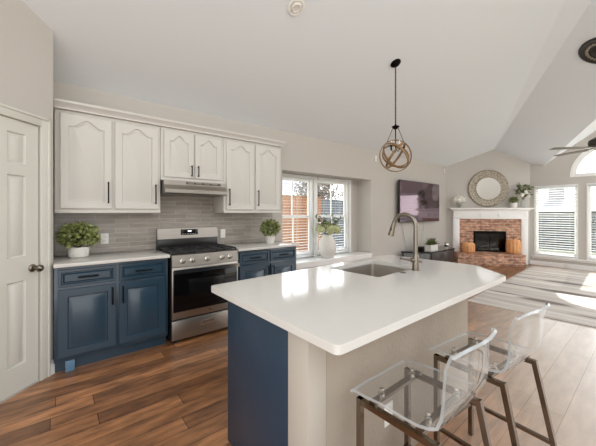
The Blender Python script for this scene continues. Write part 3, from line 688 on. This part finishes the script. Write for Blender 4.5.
# ------------------------------------------------------------------ stools
def make_stool(label, loc, rz):
    T = thing('counter_stool', label, 'stool', loc, rz, 'clear acrylic counter stools')
    hw_ = .207
    prof = [(.192, .612), (.186, .622), (.172, .628), (.12, .630), (.04, .628), (-.05, .626), (-.11, .628), (-.15, .637), (-.178, .657), (-.196, .69), (-.207, .74), (-.216, .80), (-.227, .86), (-.243, .905), (-.256, .925)]
    wid = [1, 1, 1, 1, 1, 1, 1, .99, .97, .95, .935, .93, .93, .92, .90]
    nx = 10; th = .011; b = B(); P = []
    for i, (y, z) in enumerate(prof):
        row = []
        for k in range(nx+1):
            s_ = -1+2*k/nx; bow = max(0, min(1, (i-7)/5)); row.append(Vector((s_*hw_*wid[i], y+.030*bow*s_*s_, z+(.010*s_**4 if 3 < i < 8 else 0)-(.018*abs(s_)**5 if i == len(prof)-1 else 0))))
        P.append(row)
    N = []
    for i in range(len(P)):
        rown = []
        for k in range(nx+1):
            a_ = P[max(0, i-1)][k]-P[min(len(P)-1, i+1)][k]; c_ = P[i][min(nx, k+1)]-P[i][max(0, k-1)]
            n_ = c_.cross(a_).normalized(); rown.append(n_ if n_.z > -.2 else n_)
        N.append(rown)
    top_ = [[b.bm.verts.new(v) for v in row] for row in P]
    bot_ = [[b.bm.verts.new(P[i][k]-N[i][k]*th) for k in range(nx+1)] for i in range(len(P))]
    for i in range(len(P)-1):
        for k in range(nx):
            b.bm.faces.new((top_[i][k], top_[i][k+1], top_[i+1][k+1], top_[i+1][k])); b.bm.faces.new((bot_[i][k], bot_[i+1][k], bot_[i+1][k+1], bot_[i][k+1]))
    b.mi = 1
    for i in range(len(P)-1):
        for k in (0, nx): b.bm.faces.new((top_[i][k], top_[i+1][k], bot_[i+1][k], bot_[i][k])).material_index = 1
    for k in range(nx):
        for i in (0, len(P)-1): b.bm.faces.new((top_[i][k], top_[i][k+1], bot_[i][k+1], bot_[i][k])).material_index = 1
    b.done('seat_shell', ('acryl', 'acryledge'), T)
    lx = .185; zt = .592; t = .023
    for sx in (-1, 1):
        b = B(); b.bar((sx*lx, .155, 0), (sx*lx, .155, zt), t); b.done('leg', 'bronze', T)
        b = B(); b.bar((sx*(lx+.006), -.285, 0), (sx*lx, -.165, zt), t); b.done('leg', 'bronze', T)
        b = B(); b.bar((sx*lx, .166, zt-t/2), (sx*lx, -.172, zt-t/2), t*.9, t); b.done('side_rail', 'bronze', T)
        b = B(); b.bar((sx*(lx+.003), .15, .2), (sx*(lx+.004), -.24, .2), .018, .018); b.done('stretcher', 'bronze', T)
    b = B(); b.bar((-lx, .155, .2), (lx, .155, .2), .018, .022); b.done('footrest', 'bronze', T)
    for yy in (.095, -.105):
        b = B(); b.bar((-lx, yy, zt+.004), (lx, yy, zt+.004), .028, .014); br = b.done('seat_bar', 'bronze', T)
        for sx in (-1, 1):
            b = B(); b.lathe([(.014, zt+.011), (.014, zt+.024), (.006, zt+.026), (0, zt+.026)], 14, (sx*.12, yy, 0)); b.lathe([(.010, .631), (.010, .636), (.005, .638), (0, .638)], 14, (sx*.12, yy, 0)); b.done('bolt', 'chrome', br)
    return T
make_stool('clear acrylic counter stool nearer the camera, at the blue end of the island', (1.176, .642, 0), 0)
make_stool('clear acrylic counter stool farther along the island, next to the rug', (1.785, .60, 0), R(-5.5))

# ------------------------------------------------------------------ plants and vases on the kitchen side
def foliage(name, mat_, c, rad, n, L, w, rnd, parent, sq=1, low=-1):
    b = B()
    for i in range(n):
        while True:
            d = Vector((rnd.gauss(0, 1), rnd.gauss(0, 1), rnd.gauss(0, 1))).normalized()
            if d.z > low: break
        k = rnd.uniform(.62, 1); p = Vector(c)+Vector((d.x*rad*k, d.y*rad*k, d.z*rad*sq*k))
        b.leaf(p-d*L*.4, d+Vector((rnd.uniform(-.8, .8), rnd.uniform(-.8, .8), rnd.uniform(-.6, .6))), L*rnd.uniform(.7, 1.2), w, .25, rnd)
    return b.done(name, mat_, parent, smooth=False, fixn=False)
rnd = random.Random(4)
T = thing('potted_plant', 'bushy green plant in a textured white pot on the counter left of the range', 'plant', (.17, 3.56, .9405))
b = B(); b.lathe([(.066, 0), (.08, .01), (.086, .06), (.085, .1), (.078, .1), (.076, .085), (0, .085)], 28); b.done('pot', 'pot', T)
foliage('foliage', 'leaf', (0, 0, .205), .172, 640, .05, .036, rnd, T, .74, -.75)
b = B()
for k in range(9): a_ = k*2*PI/9; b.tube([(0, 0, .08), (.05*math.cos(a_), .05*math.sin(a_), .15), (.11*math.cos(a_), .11*math.sin(a_), .22)], [.004, .003, .002], 6)
b.done('stems', 'stem', T)
T = thing('potted_topiary', 'small round topiary in a pale pot on the counter right of the range', 'plant', (2.335, 3.47, .9405))
b = B(); b.lathe([(.052, 0), (.055, .008), (.072, .10), (.076, .105), (.068, .105), (.062, .09), (0, .09)], 24); b.done('pot', 'ceramic', T)
foliage('foliage', 'leaf', (0, 0, .215), .145, 800, .036, .022, rnd, T, .86, -.9)
b = B(); b.cyl((0, 0, .085), (0, 0, .2), .007, 8)
for k in range(8): a_ = k*PI/4; b.tube([(0, 0, .12), (.05*math.cos(a_), .05*math.sin(a_), .18), (.08*math.cos(a_), .08*math.sin(a_), .25)], [.004, .003, .002], 6)
b.done('stems', 'stem', T)
VX, VY, VZ = 3.93, 3.93, RZ0+.0415
b = B(); b.lathe([(.085, 0), (.11, .01), (.15, .09), (.165, .2), (.15, .31), (.10, .39), (.078, .42), (.085, .435), (.076, .433), (.07, .41), (.09, .38), (.0, .36)], 32)
o = tag(b.done('flower_vase', 'ceramic'), 'large white ceramic vase on the bay window sill', 'vase'); o.location = (VX, VY, VZ)
T = thing('flower_bouquet', 'pale green and white hydrangea bouquet in the white sill vase', 'flowers', (VX, VY, VZ+.368))
def bloom(c, r, mt, parent, rnd, n=110):
    b = B(); b.ico(c, r*.72, 2)
    for i in range(n):
        d = Vector((rnd.gauss(0, 1), rnd.gauss(0, 1), rnd.gauss(0, 1))).normalized(); p = Vector(c)+d*r*.7
        b.leaf(p, d+Vector((rnd.uniform(-.6, .6), rnd.uniform(-.6, .6), rnd.uniform(-.6, .6))), r*.42, r*.36, .2, rnd)
    return b.done('flower_head', mt, parent, smooth=False, fixn=False)
heads = ((-.03, -.10, .17, .095), (.19, -.06, .15, .085), (-.2, -.02, .17, .08), (.05, .05, .25, .07))
for hx, hy, hz, r in heads: bloom((hx, hy, hz), r, 'petal', T, rnd)
b = B()
for hx, hy, hz, r in heads: b.tube([(hx*.05, hy*.05, 0), (hx*.5, hy*.5, hz*.6), (hx, hy, hz-r*.5)], .005, 6)
tips = []
for k in range(12):
    a_ = k*2.4; q = Vector((math.cos(a_)*rnd.uniform(.15, .33), math.sin(a_)*.1-.03, rnd.uniform(.2, .42))); tips.append(q); b.tube([(0, 0, 0), q*.5+Vector((0, 0, .05)), q], [.005, .004, .002], 6)
b.done('stems', 'stem', T)
b = B()
for q in tips:
    for k in range(7): b.leaf(q*(.45+.09*k)+Vector((0, 0, .04)), (rnd.uniform(-1, 1), rnd.uniform(-1, 1), rnd.uniform(-.2, 1)), .09, .035, .2, rnd)
b.done('leaves', 'leaf2', T, smooth=False, fixn=False)

# ------------------------------------------------------------------ pendant, downlight, sensors, vent, fan
NA = Vector((0, -.45, -1)).normalized()
px, py = 3.535, 2.246; pz = planeA(py)
T = thing('pendant_light', 'wooden orb pendant light hanging on a chain beyond the island', 'pendant light', (px, py, pz))
b = B(); b.lathe([(.07, .005), (.07, -.012), (.055, -.026), (.02, -.032), (0, -.032)], 24); b.bm.transform(Vector((0, 0, -1)).rotation_difference(NA).to_matrix().to_4x4()); b.done('canopy', 'black', T)
zc = 2.137-pz; zcap = 2.525-pz; RO = .212
b = B()
n = 34; z0_ = -.03; z1_ = zcap+.03; step = (z0_-z1_)/n
for i in range(n):
    zc_ = z0_-step*(i+.5); ring = [((math.cos(t)*.007, 0, zc_+math.sin(t)*.0165) if i % 2 else (0, math.cos(t)*.007, zc_+math.sin(t)*.0165)) for t in [2*PI*k/10 for k in range(10)]]
    b.tube(ring, .0038, 5, closed=True)
b.done('chain', 'black', T)
b = B(); b.lathe([(.012, zcap+.035), (.014, zcap+.012), (.05, zcap+.008), (.052, zcap), (.02, zcap-.03), (.008, zcap-.035), (.006, zcap-.30), (0, zcap-.30)], 20); b.done('cap', 'black', T)
a_ = R(-39)
ux, uy = math.cos(a_), math.sin(a_)
for sx in (-1, 1):
    b = B(); b.tube([(ux*.03*sx, uy*.03*sx, zcap), (ux*.115*sx, uy*.115*sx, zc+RO*.84)], .004, 8); b.done('hanger_rod', 'black', T)
def hoop(rot, r, w_, t_):
    b = B(); seg = 48; rings = []
    for k in range(seg):
        a0 = 2*PI*k/seg; d = Vector((math.cos(a0), math.sin(a0), 0)); zz_ = Vector((0, 0, 1))
        rings.append([b.bm.verts.new(d*(r+u)+zz_*v) for u, v in ((-t_/2, -w_/2), (t_/2, -w_/2), (t_/2, w_/2), (-t_/2, w_/2))])
    for k in range(seg):
        u, v = rings[k], rings[(k+1) % seg]
        for i in range(4): b.bm.faces.new((u[i], u[(i+1) % 4], v[(i+1) % 4], v[i]))
    b.bm.transform(Matrix.Translation((0, 0, zc)) @ rot)
    return b.done('hoop', 'wood', T)
base_r = Matrix.Rotation(a_, 4, 'Z')
hoop(base_r @ Matrix.Rotation(R(90), 4, 'X'), RO, .022, .012)
hoop(base_r @ Matrix.Rotation(R(48), 4, 'Y') @ Matrix.Rotation(R(-14), 4, 'X'), RO-.014, .03, .008)
hoop(base_r @ Matrix.Rotation(R(-50), 4, 'Y') @ Matrix.Rotation(R(-22), 4, 'X'), RO-.024, .03, .008)
hoop(base_r @ Matrix.Rotation(R(8), 4, 'Y') @ Matrix.Rotation(R(62), 4, 'X'), RO-.034, .03, .008)
b = B()
zb = zcap-.30
for k in range(3):
    t = k*2*PI/3+.5; q = Vector((math.cos(t)*.06, math.sin(t)*.06, 0)); b.tube([(0, 0, zb), (q.x*.6, q.y*.6, zb-.035), (q.x, q.y, zb-.01)], .005, 8)
b.done('candle_arms', 'black', T)
for k in range(3):
    t = k*2*PI/3+.5; q = (math.cos(t)*.06, math.sin(t)*.06, 0)
    b = B(); b.lathe([(.016, zb-.012), (.011, zb-.008), (.011, zb+.055), (0, zb+.055)], 12, q); cs_ = b.done('candle_socket', 'black', T)
    b = B(); b.lathe([(.008, zb+.055), (.013, zb+.07), (.010, zb+.095), (.002, zb+.115)], 12, q); b.done('bulb', 'bulb', cs_)
def ceil_disc(name, label, cat, loc, nrm, parts):
    T = thing(name, label, cat, loc); T.rotation_mode = 'QUATERNION'; T.rotation_quaternion = Vector((0, 0, -1)).rotation_difference(nrm)
    for nm, prof_, mt in parts: b = B(); b.lathe(prof_, 28); b.done(nm, mt, T)
    return T
dl = Vector((1.817, 2.25, planeA(2.25)))+NA*.002
ceil_disc('recessed_downlight', 'white recessed eyeball downlight in the sloped kitchen ceiling', 'downlight', dl, NA,
          (('trim_ring', [(.088, 0), (.088, -.006), (.075, -.012), (.062, -.008), (.060, -.001), (.0, -.001)], 'plastic'), ('eyeball', [(.055, -.002), (.05, -.016), (.038, -.024), (.034, -.014), (0, -.014)], 'ceramic')))
NB = Vector((-.4162, .316, -1)).normalized()
vz = 3.108-.4162*(6.067-9.287)+.316*(.508-2.864)
T = thing('ceiling_medallion', 'round dark patterned medallion on the sloped ceiling above the fan', 'ceiling medallion', Vector((6.067, .508, vz))+NB*.002); T.rotation_mode = 'QUATERNION'; T.rotation_quaternion = Vector((0, 0, -1)).rotation_difference(NB)
b = B(); b.lathe([(.27, 0), (.27, -.016), (.245, -.03), (.225, -.02), (.12, -.018), (.10, -.03), (.03, -.03), (0, -.03)], 40); b.done('disc', 'fan', T)
b = B()
for k in range(24):
    t = 2*PI*k/24; b.ico((math.cos(t)*.17, math.sin(t)*.17, -.022), .022, 2, (1, 1, .5))
b.done('rosettes', 'silver', T)

T = thing('ceiling_fan', 'dark bronze ceiling fan in front of the arched window', 'ceiling fan', (6.067, .508, 2.37))
fz = 3.108-.4162*(6.067-9.287)+.316*(.508-2.864)-2.37
b = B(); b.cyl((0, 0, .08), (0, 0, fz-.05), .013, 12); b.done('downrod', 'fan', T)
b = B(); b.lathe([(.02, fz-.13), (.05, fz-.11), (.055, fz-.055), (0, fz-.055)], 24); b.done('canopy', 'fan', T)
b = B(); b.lathe([(.03, .11), (.09, .09), (.15, .05), (.16, .01), (.15, -.03), (.10, -.05), (0, -.05)], 32); b.done('motor', 'fan', T)
b = B(); b.lathe([(.10, -.05), (.10, -.06), (.09, -.09), (.05, -.115), (0, -.12)], 28); b.done('light_bowl', 'ceramic', T)
for k in range(5):
    t = R(60+72*k); b = B(); mt_ = Matrix.Translation((0, 0, -.06)) @ Matrix.Rotation(t, 4, 'Z') @ Matrix.Rotation(R(3), 4, 'X')
    b.box(.22, .66, -.06, .06, -.004, .004, .003); b.bm.transform(mt_); bl = b.done('blade', 'fanblade', T)
    b = B(); b.box(.10, .25, -.02, .02, .004, .012, .002); b.bm.transform(mt_); b.done('blade_iron', 'fan', bl)
def sensor(label, loc):
    T = thing('wall_sensor', label, 'sensor', loc)
    b = B(); b.box(-.03, .03, -.022, 0, -.06, .06, .008); b.done('housing', 'plastic', T)
    b = B(); b.box(-.02, .02, -.0245, -.021, -.035, .005, .002); b.done('lens', 'ceramic', T)
sensor('small white motion sensor high on the wall left of the pendant orb', (5.24, YW-.001, 2.52))
sensor('small white motion sensor high in the corner left of the round mirror', (8.40, YW-.001, 2.54))

# ------------------------------------------------------------------ television, stand and what stands on it
TX0, TX1, TZ0, TZ1, TY = 5.98, 7.88, 1.15, 2.12, 3.70
T = thing('television', 'large flat television mounted on the beige wall', 'television', ((TX0+TX1)/2, TY, (TZ0+TZ1)/2)); hx, hz = (TX1-TX0)/2, (TZ1-TZ0)/2
b = B(); b.box(-hx, hx, -.005, .035, -hz, hz, .004); b.done('housing', 'blackpl', T)
b = B(); b.box(-hx+.012, hx-.012, -.0075, -.0045, -hz+.02, hz-.012); b.done('screen', 'tv', T, smooth=False)
b = B(); b.box(-.25, .25, .036, YW-TY-.001, -.2, .2, .004); b.done('wall_bracket', 'black', T)
for lab, xa, xb in (('left thin grey cable hanging under the television', 6.2, 6.42), ('right thin grey cable hanging under the television', 7.3, 7.02)):
    b = B(); b.tube([(xa, 3.79, 1.149), (xa+(xb-xa)*.4, 3.785, .9), (xa+(xb-xa)*.85, 3.77, .6), (xb, 3.74, .44)], .007, 6)
    tag(b.done('cable', 'cord'), lab, 'cable', 'television cables')
SF = [(6.02, 3.68), (6.44, 3.17), (7.57, 3.17), (7.99, 3.68)]
T = thing('tv_stand', 'low espresso tv stand with angled sides under the television', 'tv stand', (7.0, 3.45, 0))
sl = [(x-7.0, y-3.45) for x, y in SF]
zf = lambda u, v, w: (u, v, w)
b = B(); b.prism(sl, .475, .50, zf); b.done('top', 'blackgl', T, smooth=False)
b = B(); b.prism(inset(sl, .012), .06, .09, zf); b.done('bottom_shelf', 'dkwood', T, smooth=False)
b = B(); b.prism([(x*.97, y*.9+.02) for x, y in sl], 0, .06, zf); b.done('plinth', 'dkwood', T, smooth=False)
b = B(); b.box(sl[0][0]+.03, sl[3][0]-.03, sl[0][1]-.025, sl[0][1]-.01, .09, .475); b.done('back_panel', 'dkwood', T)
for x in (sl[1][0]+.015, sl[2][0]-.015): b = B(); b.box(x-.012, x+.012, sl[1][1]+.015, sl[0][1]-.03, .09, .475); b.done('side_panel', 'dkwood', T)
x0, x1 = sl[1][0]+.03, sl[2][0]-.03; xm = (x0+x1)/2
for a_, c_ in ((x0, xm-.003), (xm+.003, x1)):
    b = B(); b.box(a_, c_, sl[1][1]+.012, sl[1][1]+.03, .095, .47, .003); d = b.done('door', 'dkwood', T)
    b = B(); b.lathe([(.012, 0), (.012, -.016), (0, -.018)], 14, ((c_-.05 if a_ == x0 else a_+.05), sl[1][1]+.012, .42), 'Y'); b.done('knob', 'chrome', d)
for i0, i1 in ((0, 1), (3, 2)):                                # angled glass side doors
    P, Q = Vector((*sl[i0], 0)), Vector((*sl[i1], 0)); dd_ = (Q-P).normalized(); P2, Q2 = P+dd_*.04, Q-dd_*.03
    nn = Vector((-dd_.y, dd_.x, 0)); 
    if nn.dot(P+Q) > 0: nn = -nn
    b = B(); b.bar((P2+nn*.02)+Vector((0, 0, .28)), (Q2+nn*.02)+Vector((0, 0, .28)), .008, .36); b.done('angled_door', 'vaseglass', T, smooth=False)
    b = B(); b.bar((P2+nn*.02)+Vector((0, 0, .092)), (P2+nn*.02)+Vector((0, 0, .474)), .024); b.bar((Q2+nn*.02)+Vector((0, 0, .092)), (Q2+nn*.02)+Vector((0, 0, .474)), .024); b.done('corner_post', 'dkwood', T, smooth=False)
T = thing('succulent_planter', 'white box planter of succulents on the tv stand', 'plant', (6.73, 3.34, .5005))
b = B(); b.prism(rect(-.17, .17, -.07, .07), 0, .13, zf); b.box(-.178, .178, -.078, .078, .112, .132, .004); b.done('planter_box', 'ceramic', T)
b = B()
for k in range(3):
    cx3 = -.11+.11*k
    for ring_ in range(3):
        for j in range(9):
            t = 2*PI*j/9+ring_*.35; el = R(12+30*ring_); b.leaf((cx3, 0, .13), (math.cos(t)*math.cos(el), math.sin(t)*math.cos(el), math.sin(el)), .15-.012*ring_, .04, .15)
    for j in range(10): t = j*2.4; b.leaf((cx3, 0, .13), (math.cos(t)*.35, math.sin(t)*.35, 1), .17, .02, .1)
b.done('succulents', 'leaf2', T, smooth=False, fixn=False)
b = B(); b.box(-.12, .12, -.05, .05, 0, .075, .006); o = tag(b.done('media_box', 'blackpl'), 'small black media box behind the succulents on the tv stand', 'media box'); o.location = (6.62, 3.56, .5005)
T = thing('silver_ornament', 'shiny silver ball ornament at the right end of the tv stand', 'ornament', (7.45, 3.32, .5005))
b = B(); b.lathe([(.035, 0), (.03, .01), (.012, .018), (.012, .035)], 20); b.done('stand', 'chrome', T)
b = B(); b.ico((0, 0, .085), .058, 3); b.done('ball', 'chrome', T)

# ------------------------------------------------------------------ fireplace
def fthing(name, label, cat, t, n, z, group=None):
    P = FA+Vector((math.cos(FANG), math.sin(FANG), 0))*t+Vector((math.sin(FANG), -math.cos(FANG), 0))*n
    return thing(name, label, cat, (P.x, P.y, z), FANG, group)
T = fthing('fireplace', 'brick fireplace with white mantel in the living room corner', 'fireplace', 0, .001, 0)
b = B(); b.prism([(.30, .0), (1.79, .0), (1.79, 1.2), (.30, 1.2)], -.10, 0, holes=[rect(.65, 1.45, .31, .875)]); b.done('brick_surround', 'brick', T, smooth=False)
b = B(); b.box(.655, 1.445, -.02, -.002, .315, .87); b.box(.652, .66, -.095, -.02, .312, .873); b.box(1.44, 1.448, -.095, -.02, .312, .873); b.done('firebox', 'dark', T)
b = B(); b.prism(rect(.655, 1.445, .315, .87), -.098, -.082, holes=[rect(.70, 1.40, .35, .80)]); b.box(1.045, 1.055, -.097, -.083, .35, .80); b.done('screen_frame', 'black', T, smooth=False)
b = B(); b.box(.70, 1.40, -.092, -.088, .35, .80); b.done('fire_glass', 'fireglass', T)
for p0, p1, r in (((.80, -.05, .36), (1.28, -.055, .38), .03), ((.84, -.045, .43), (1.2, -.06, .50), .025), ((1.02, -.05, .40), (1.22, -.05, .56), .016)):
    b = B(); b.cyl(p0, p1, r, 10); b.done('log', 'log', T)
b = B(); b.box(.14, 1.70, -.56, -.1005, 0, .27, .006); b.done('hearth', 'brick', T)
b = B(); b.box(.13, 1.71, -.57, -.1005, .2705, .30, .006); b.done('hearth_top', 'bricktop', T)
for x0, x1 in ((.145, .299), (1.791, 1.945)):
    b = B(); b.box(x0, x1, -.13, 0, .0 if x0 > 1.7 else 0, 1.20, .004)
    b.box(x0+.03, x1-.03, -.138, -.128, .36, 1.1, .004); b.done('mantel_leg', 'white', T)
b = B(); b.box(.145, 1.945, -.14, 0, 1.2005, 1.42, .004); b.prism(rect(.19, 1.90, 1.245, 1.365), -.152, -.141, holes=[rect(.21, .80, 1.262, 1.348), rect(.86, 1.22, 1.262, 1.348), rect(1.28, 1.88, 1.262, 1.348)])
for x in (.83, 1.25): b.box(x-.012, x+.012, -.17, -.152, 1.27, 1.34, .006)
b.done('mantel_frieze', 'white', T)
b = B(); b.prism([(0, 1.42), (-.15, 1.42), (-.16, 1.44), (-.20, 1.462), (0, 1.462)], .105, 1.985, lambda u, v, w: (w, u, v)); b.box(.045, 2.03, -.235, 0, 1.4625, 1.50, .005); b.done('mantel_shelf', 'white', T)
# mirror
T = fthing('round_mirror', 'round mirror with wide antique silver frame above the mantel', 'mirror', 1.045, .012, 2.035)
b = B(); b.lathe([(.50, .0), (.505, -.02), (.495, -.04), (.47, -.045), (.455, -.035), (.34, -.028), (.325, -.04), (.305, -.04), (.30, -.02), (.30, 0)], 64, axis='Y')
b.done('frame', 'silver', T)
b = B(); b.lathe([(.302, -.004), (.302, -.012), (0, -.012)], 48, axis='Y'); b.done('glass', 'mirror', T)
b = B()
for k in range(40):
    t = 2*PI*k/40
    for rr2 in (.375, .425): b.ico((math.cos(t)*rr2, -.034, math.sin(t)*rr2), .022, 1, (1, .5, 1))
b.done('beading', 'silver', T)
# mantel decor
tL = .27
b = B(); b.lathe([(.055, 0), (.06, .01), (.062, .09), (.07, .12), (.066, .12), (.056, .09), (.05, .015), (0, .015)], 24)
o = b.done('glass_vase', 'vaseglass'); tag(o, 'small clear glass vase at the left end of the mantel', 'vase')
P = fthing('flower_bunch', 'round bunch of cream flowers in the glass vase on the mantel', 'flowers', tL, .165, 1.501+.016); o.location = (P.location.x, P.location.y, 1.501)
for c_, r in (((0, 0, .24), .11), ((-.1, 0, .2), .085), ((.1, .0, .2), .085), ((0, -.05, .19), .08)): bloom(c_, r, 'petalw', P, rnd, 70)
b = B()
for k in range(6): t = k*PI/3; b.tube([(.02*math.cos(t), .02*math.sin(t), 0), (.03*math.cos(t), .03*math.sin(t), .17)], .004, 6)
b.done('stems', 'leaf2', P)
T = fthing('potted_herb', 'small leafy plant in a white pot on the right of the mantel', 'plant', 1.60, .145, 1.501)
b = B(); b.lathe([(.055, 0), (.07, .012), (.085, .09), (.08, .13), (.072, .13), (.07, .11), (0, .11)], 24); b.done('pot', 'ceramic', T)
foliage('foliage', 'leaf', (0, 0, .20), .10, 160, .06, .04, rnd, T, .8, -.5)
b = B()
for k in range(7): t = k*.9; b.tube([(0, 0, .11), (.05*math.cos(t), .05*math.sin(t), .2)], .004, 6)
b.done('stems', 'stem', T)
tR = 1.83
b = B(); b.lathe([(.05, 0), (.06, .01), (.066, .10), (.045, .2), (.035, .23), (.042, .25), (.036, .25), (.03, .22), (0, .2)], 24)
P = fthing('leafy_branches', 'tall dark leafy branches with pale blossoms at the right end of the mantel', 'branches', tR, .12, 1.501+.205)
o = tag(b.done('bottle_vase', 'vaseglass'), 'slim glass vase holding the tall branches on the mantel', 'vase'); o.location = (P.location.x, P.location.y, 1.501)
b = B(); tips = []
for k, q in enumerate(((-.12, 0, .42), (.10, .0, .43), (.17, .02, .36), (-.18, -.02, .28), (.02, .03, .33), (.14, -.03, .18))):
    q = Vector(q); tips.append(q); b.tube([(0, 0, 0), q*.5+Vector((0, 0, .04)), q], [.005, .004, .003], 6)
b.done('stems', 'stem', P)
b = B()
for q in tips:
    for k in range(9): b.leaf(q*(.5+.055*k), (rnd.uniform(-1, 1), rnd.uniform(-.6, .6), rnd.uniform(-.3, 1)), .11, .06, .2, rnd)
b.done('leaves', 'leaf2', P, smooth=False, fixn=False)
for c_ in ((.05, -.04, .2), (.12, -.02, .12), (-.04, -.04, .13)): bloom(c_, .06, 'petalw', P, rnd, 40)
# pumpkins on the hearth
def pumpkin(label, t, n, r, h):
    T = fthing('pumpkin', label, 'pumpkin', t, n, .3005, 'pumpkins on the hearth')
    pr_ = [(.5, 0), (.82, .03), (.97, .14), (1, .35), (1, .65), (.96, .86), (.82, .96), (.5, 1.0), (.22, .97), (0, .95)]
    b = B(); b.lathe([(a_*r, z_*h) for a_, z_ in pr_], 72, ribs=12, ribamp=.09); b.done('flesh', 'pumpkin', T)
    b = B(); b.tube([(0, 0, h*.93), (.004, 0, h*1.02), (.02, 0, h*1.07)], [.02, .013, .014], 8); b.done('stalk', 'stem', T)
pumpkin('squat orange pumpkin at the left of the firebox', .46, .34, .155, .27)
pumpkin('taller orange pumpkin at the right of the firebox', 1.52, .32, .165, .38)

# ------------------------------------------------------------------ rug and living room details
b = B(); b.prism([(4.93, 1.88), (5.02, -2.6), (9.42, -2.6), (9.42, 2.05)], .0005, .012, lambda u, v, w: (u, v, w))
tag(b.done('area_rug', 'rug', smooth=False), 'large beige and grey streaked rug on the living room floor', 'rug')
outlet('white outlet plate low on the wall under the living room window', (XW-.018, 1.44, .06), -PI/2, .13, .07)

# ------------------------------------------------------------------ outside the windows
struct(B().prism([(-12, 4.3), (9.93, 4.3), (9.93, -25), (45, -25), (45, 45), (-12, 45)], -.2, -.15, lambda u, v, w: (u, v, w)).done('ground', 'grass', smooth=False), 'dry lawn outside')
def fence(label, loc, rz, L, h, mt, cap):
    T = thing('garden_fence', label, 'fence', loc, rz)
    b = B(); b.box(0, L, 0, .03, 0, h); b.done('boards', mt, T, smooth=False)
    b = B(); b.box(0, L, -.03, .06, h, h+.04); b.done('cap_rail', cap, T, smooth=False)
    b = B(); b.box(0, L, -.04, 0, .4, .48); b.box(0, L, -.04, 0, h-.35, h-.27); b.done('cross_rails', cap, T, smooth=False)
    for k in range(int(L//2.4)+1): b = B(); b.box(k*2.4-.05, k*2.4+.05, .03, .12, 0, h); b.done('post', cap, T, smooth=False)
fence('orange cedar fence seen through the kitchen bay window', (2.0, 7.5, -.15), 0, 5.2, 2.02, 'cedar', 'cedar')
fence('slate grey fence seen through the right half of the bay window', (7.3, 8.2, -.15), 0, 5.0, 2.0, 'greyfence2', 'greyfence2')
fence('grey plank fence seen through the living room windows', (16, 9.0, -.15), -PI/2, 18, 1.35, 'greyfence', 'greyfence')
def house(label, loc, rz, w, d, h, rh, chim, sd):
    T = thing('neighbor_house', label, 'house', loc, rz)
    b = B(); b.box(-w/2, w/2, 0, d, 0, h); b.done('walls', sd, T, smooth=False)
    b = B(); b.prism([(-.4, h), (d/2, h+rh), (d+.4, h), (d+.4, h-.12), (-.4, h-.12)], -w/2-.3, w/2+.3, lambda u, v, q: (q, u, v)); b.done('roof', 'roof', T, smooth=False)
    b = B(); b.box(-w/2-.3, w/2+.3, -.5, -.4, h-.14, h+.02); b.done('gutter', 'white', T, smooth=False)
    for k in range(3):
        x = -w/2+w*(k+.5)/3; b = B(); b.box(x-.5, x+.5, -.03, .03, h-1.6, h-.5); b.done('window', 'roof', T, smooth=False)
    if chim is not None: b = B(); b.box(chim-.35, chim+.35, d/2-.35, d/2+.35, h, h+rh+1.1); b.box(chim-.42, chim+.42, d/2-.42, d/2+.42, h+rh+1.0, h+rh+1.1); b.done('chimney', sd, T, smooth=False)
house('pale neighbor house with chimney beyond the living room windows', (22, 3.1, -.15), -PI/2, 6.5, 5, 1.75, .7, -1.0, 'siding')
house('white neighbor house beyond the cedar fence', (8.0, 13, -.15), 0, 9, 6, 2.6, 1.5, None, 'siding2')
def tree(label, loc, h, r, n, seed):
    T = thing('bare_tree', label, 'tree', loc); rr3 = random.Random(seed)
    b = B(); b.tube([(0, 0, 0), (.05, 0, h*.35), (0, .05, h*.6)], [.14, .10, .06], 10)
    br = []
    for k in range(14):
        t = k*2.4; p = Vector((0, 0, h*(.3+.025*k))); q = p+Vector((math.cos(t)*r*.7, math.sin(t)*r*.7, h*.3)); br.append((p, q)); b.tube([p, (p+q)/2+Vector((0, 0, .1)), q], [.05, .03, .015], 6)
    b.done('trunk', 'bark', T)
    b = B()
    for k in range(n):
        d = Vector((rr3.gauss(0, 1), rr3.gauss(0, 1), rr3.gauss(0, 1))).normalized()*r*rr3.uniform(.3, 1); b.leaf(Vector((0, 0, h*.68))+d, (rr3.uniform(-1, 1), rr3.uniform(-1, 1), rr3.uniform(-.4, 1)), .22, .07, .1, rr3)
    b.done('crown', 'twig', T, smooth=False, fixn=False)
tree('grey leafy tree beyond the slate fence behind the bay window', (9.2, 9.7, -.15), 3.6, 1.25, 1500, 5)
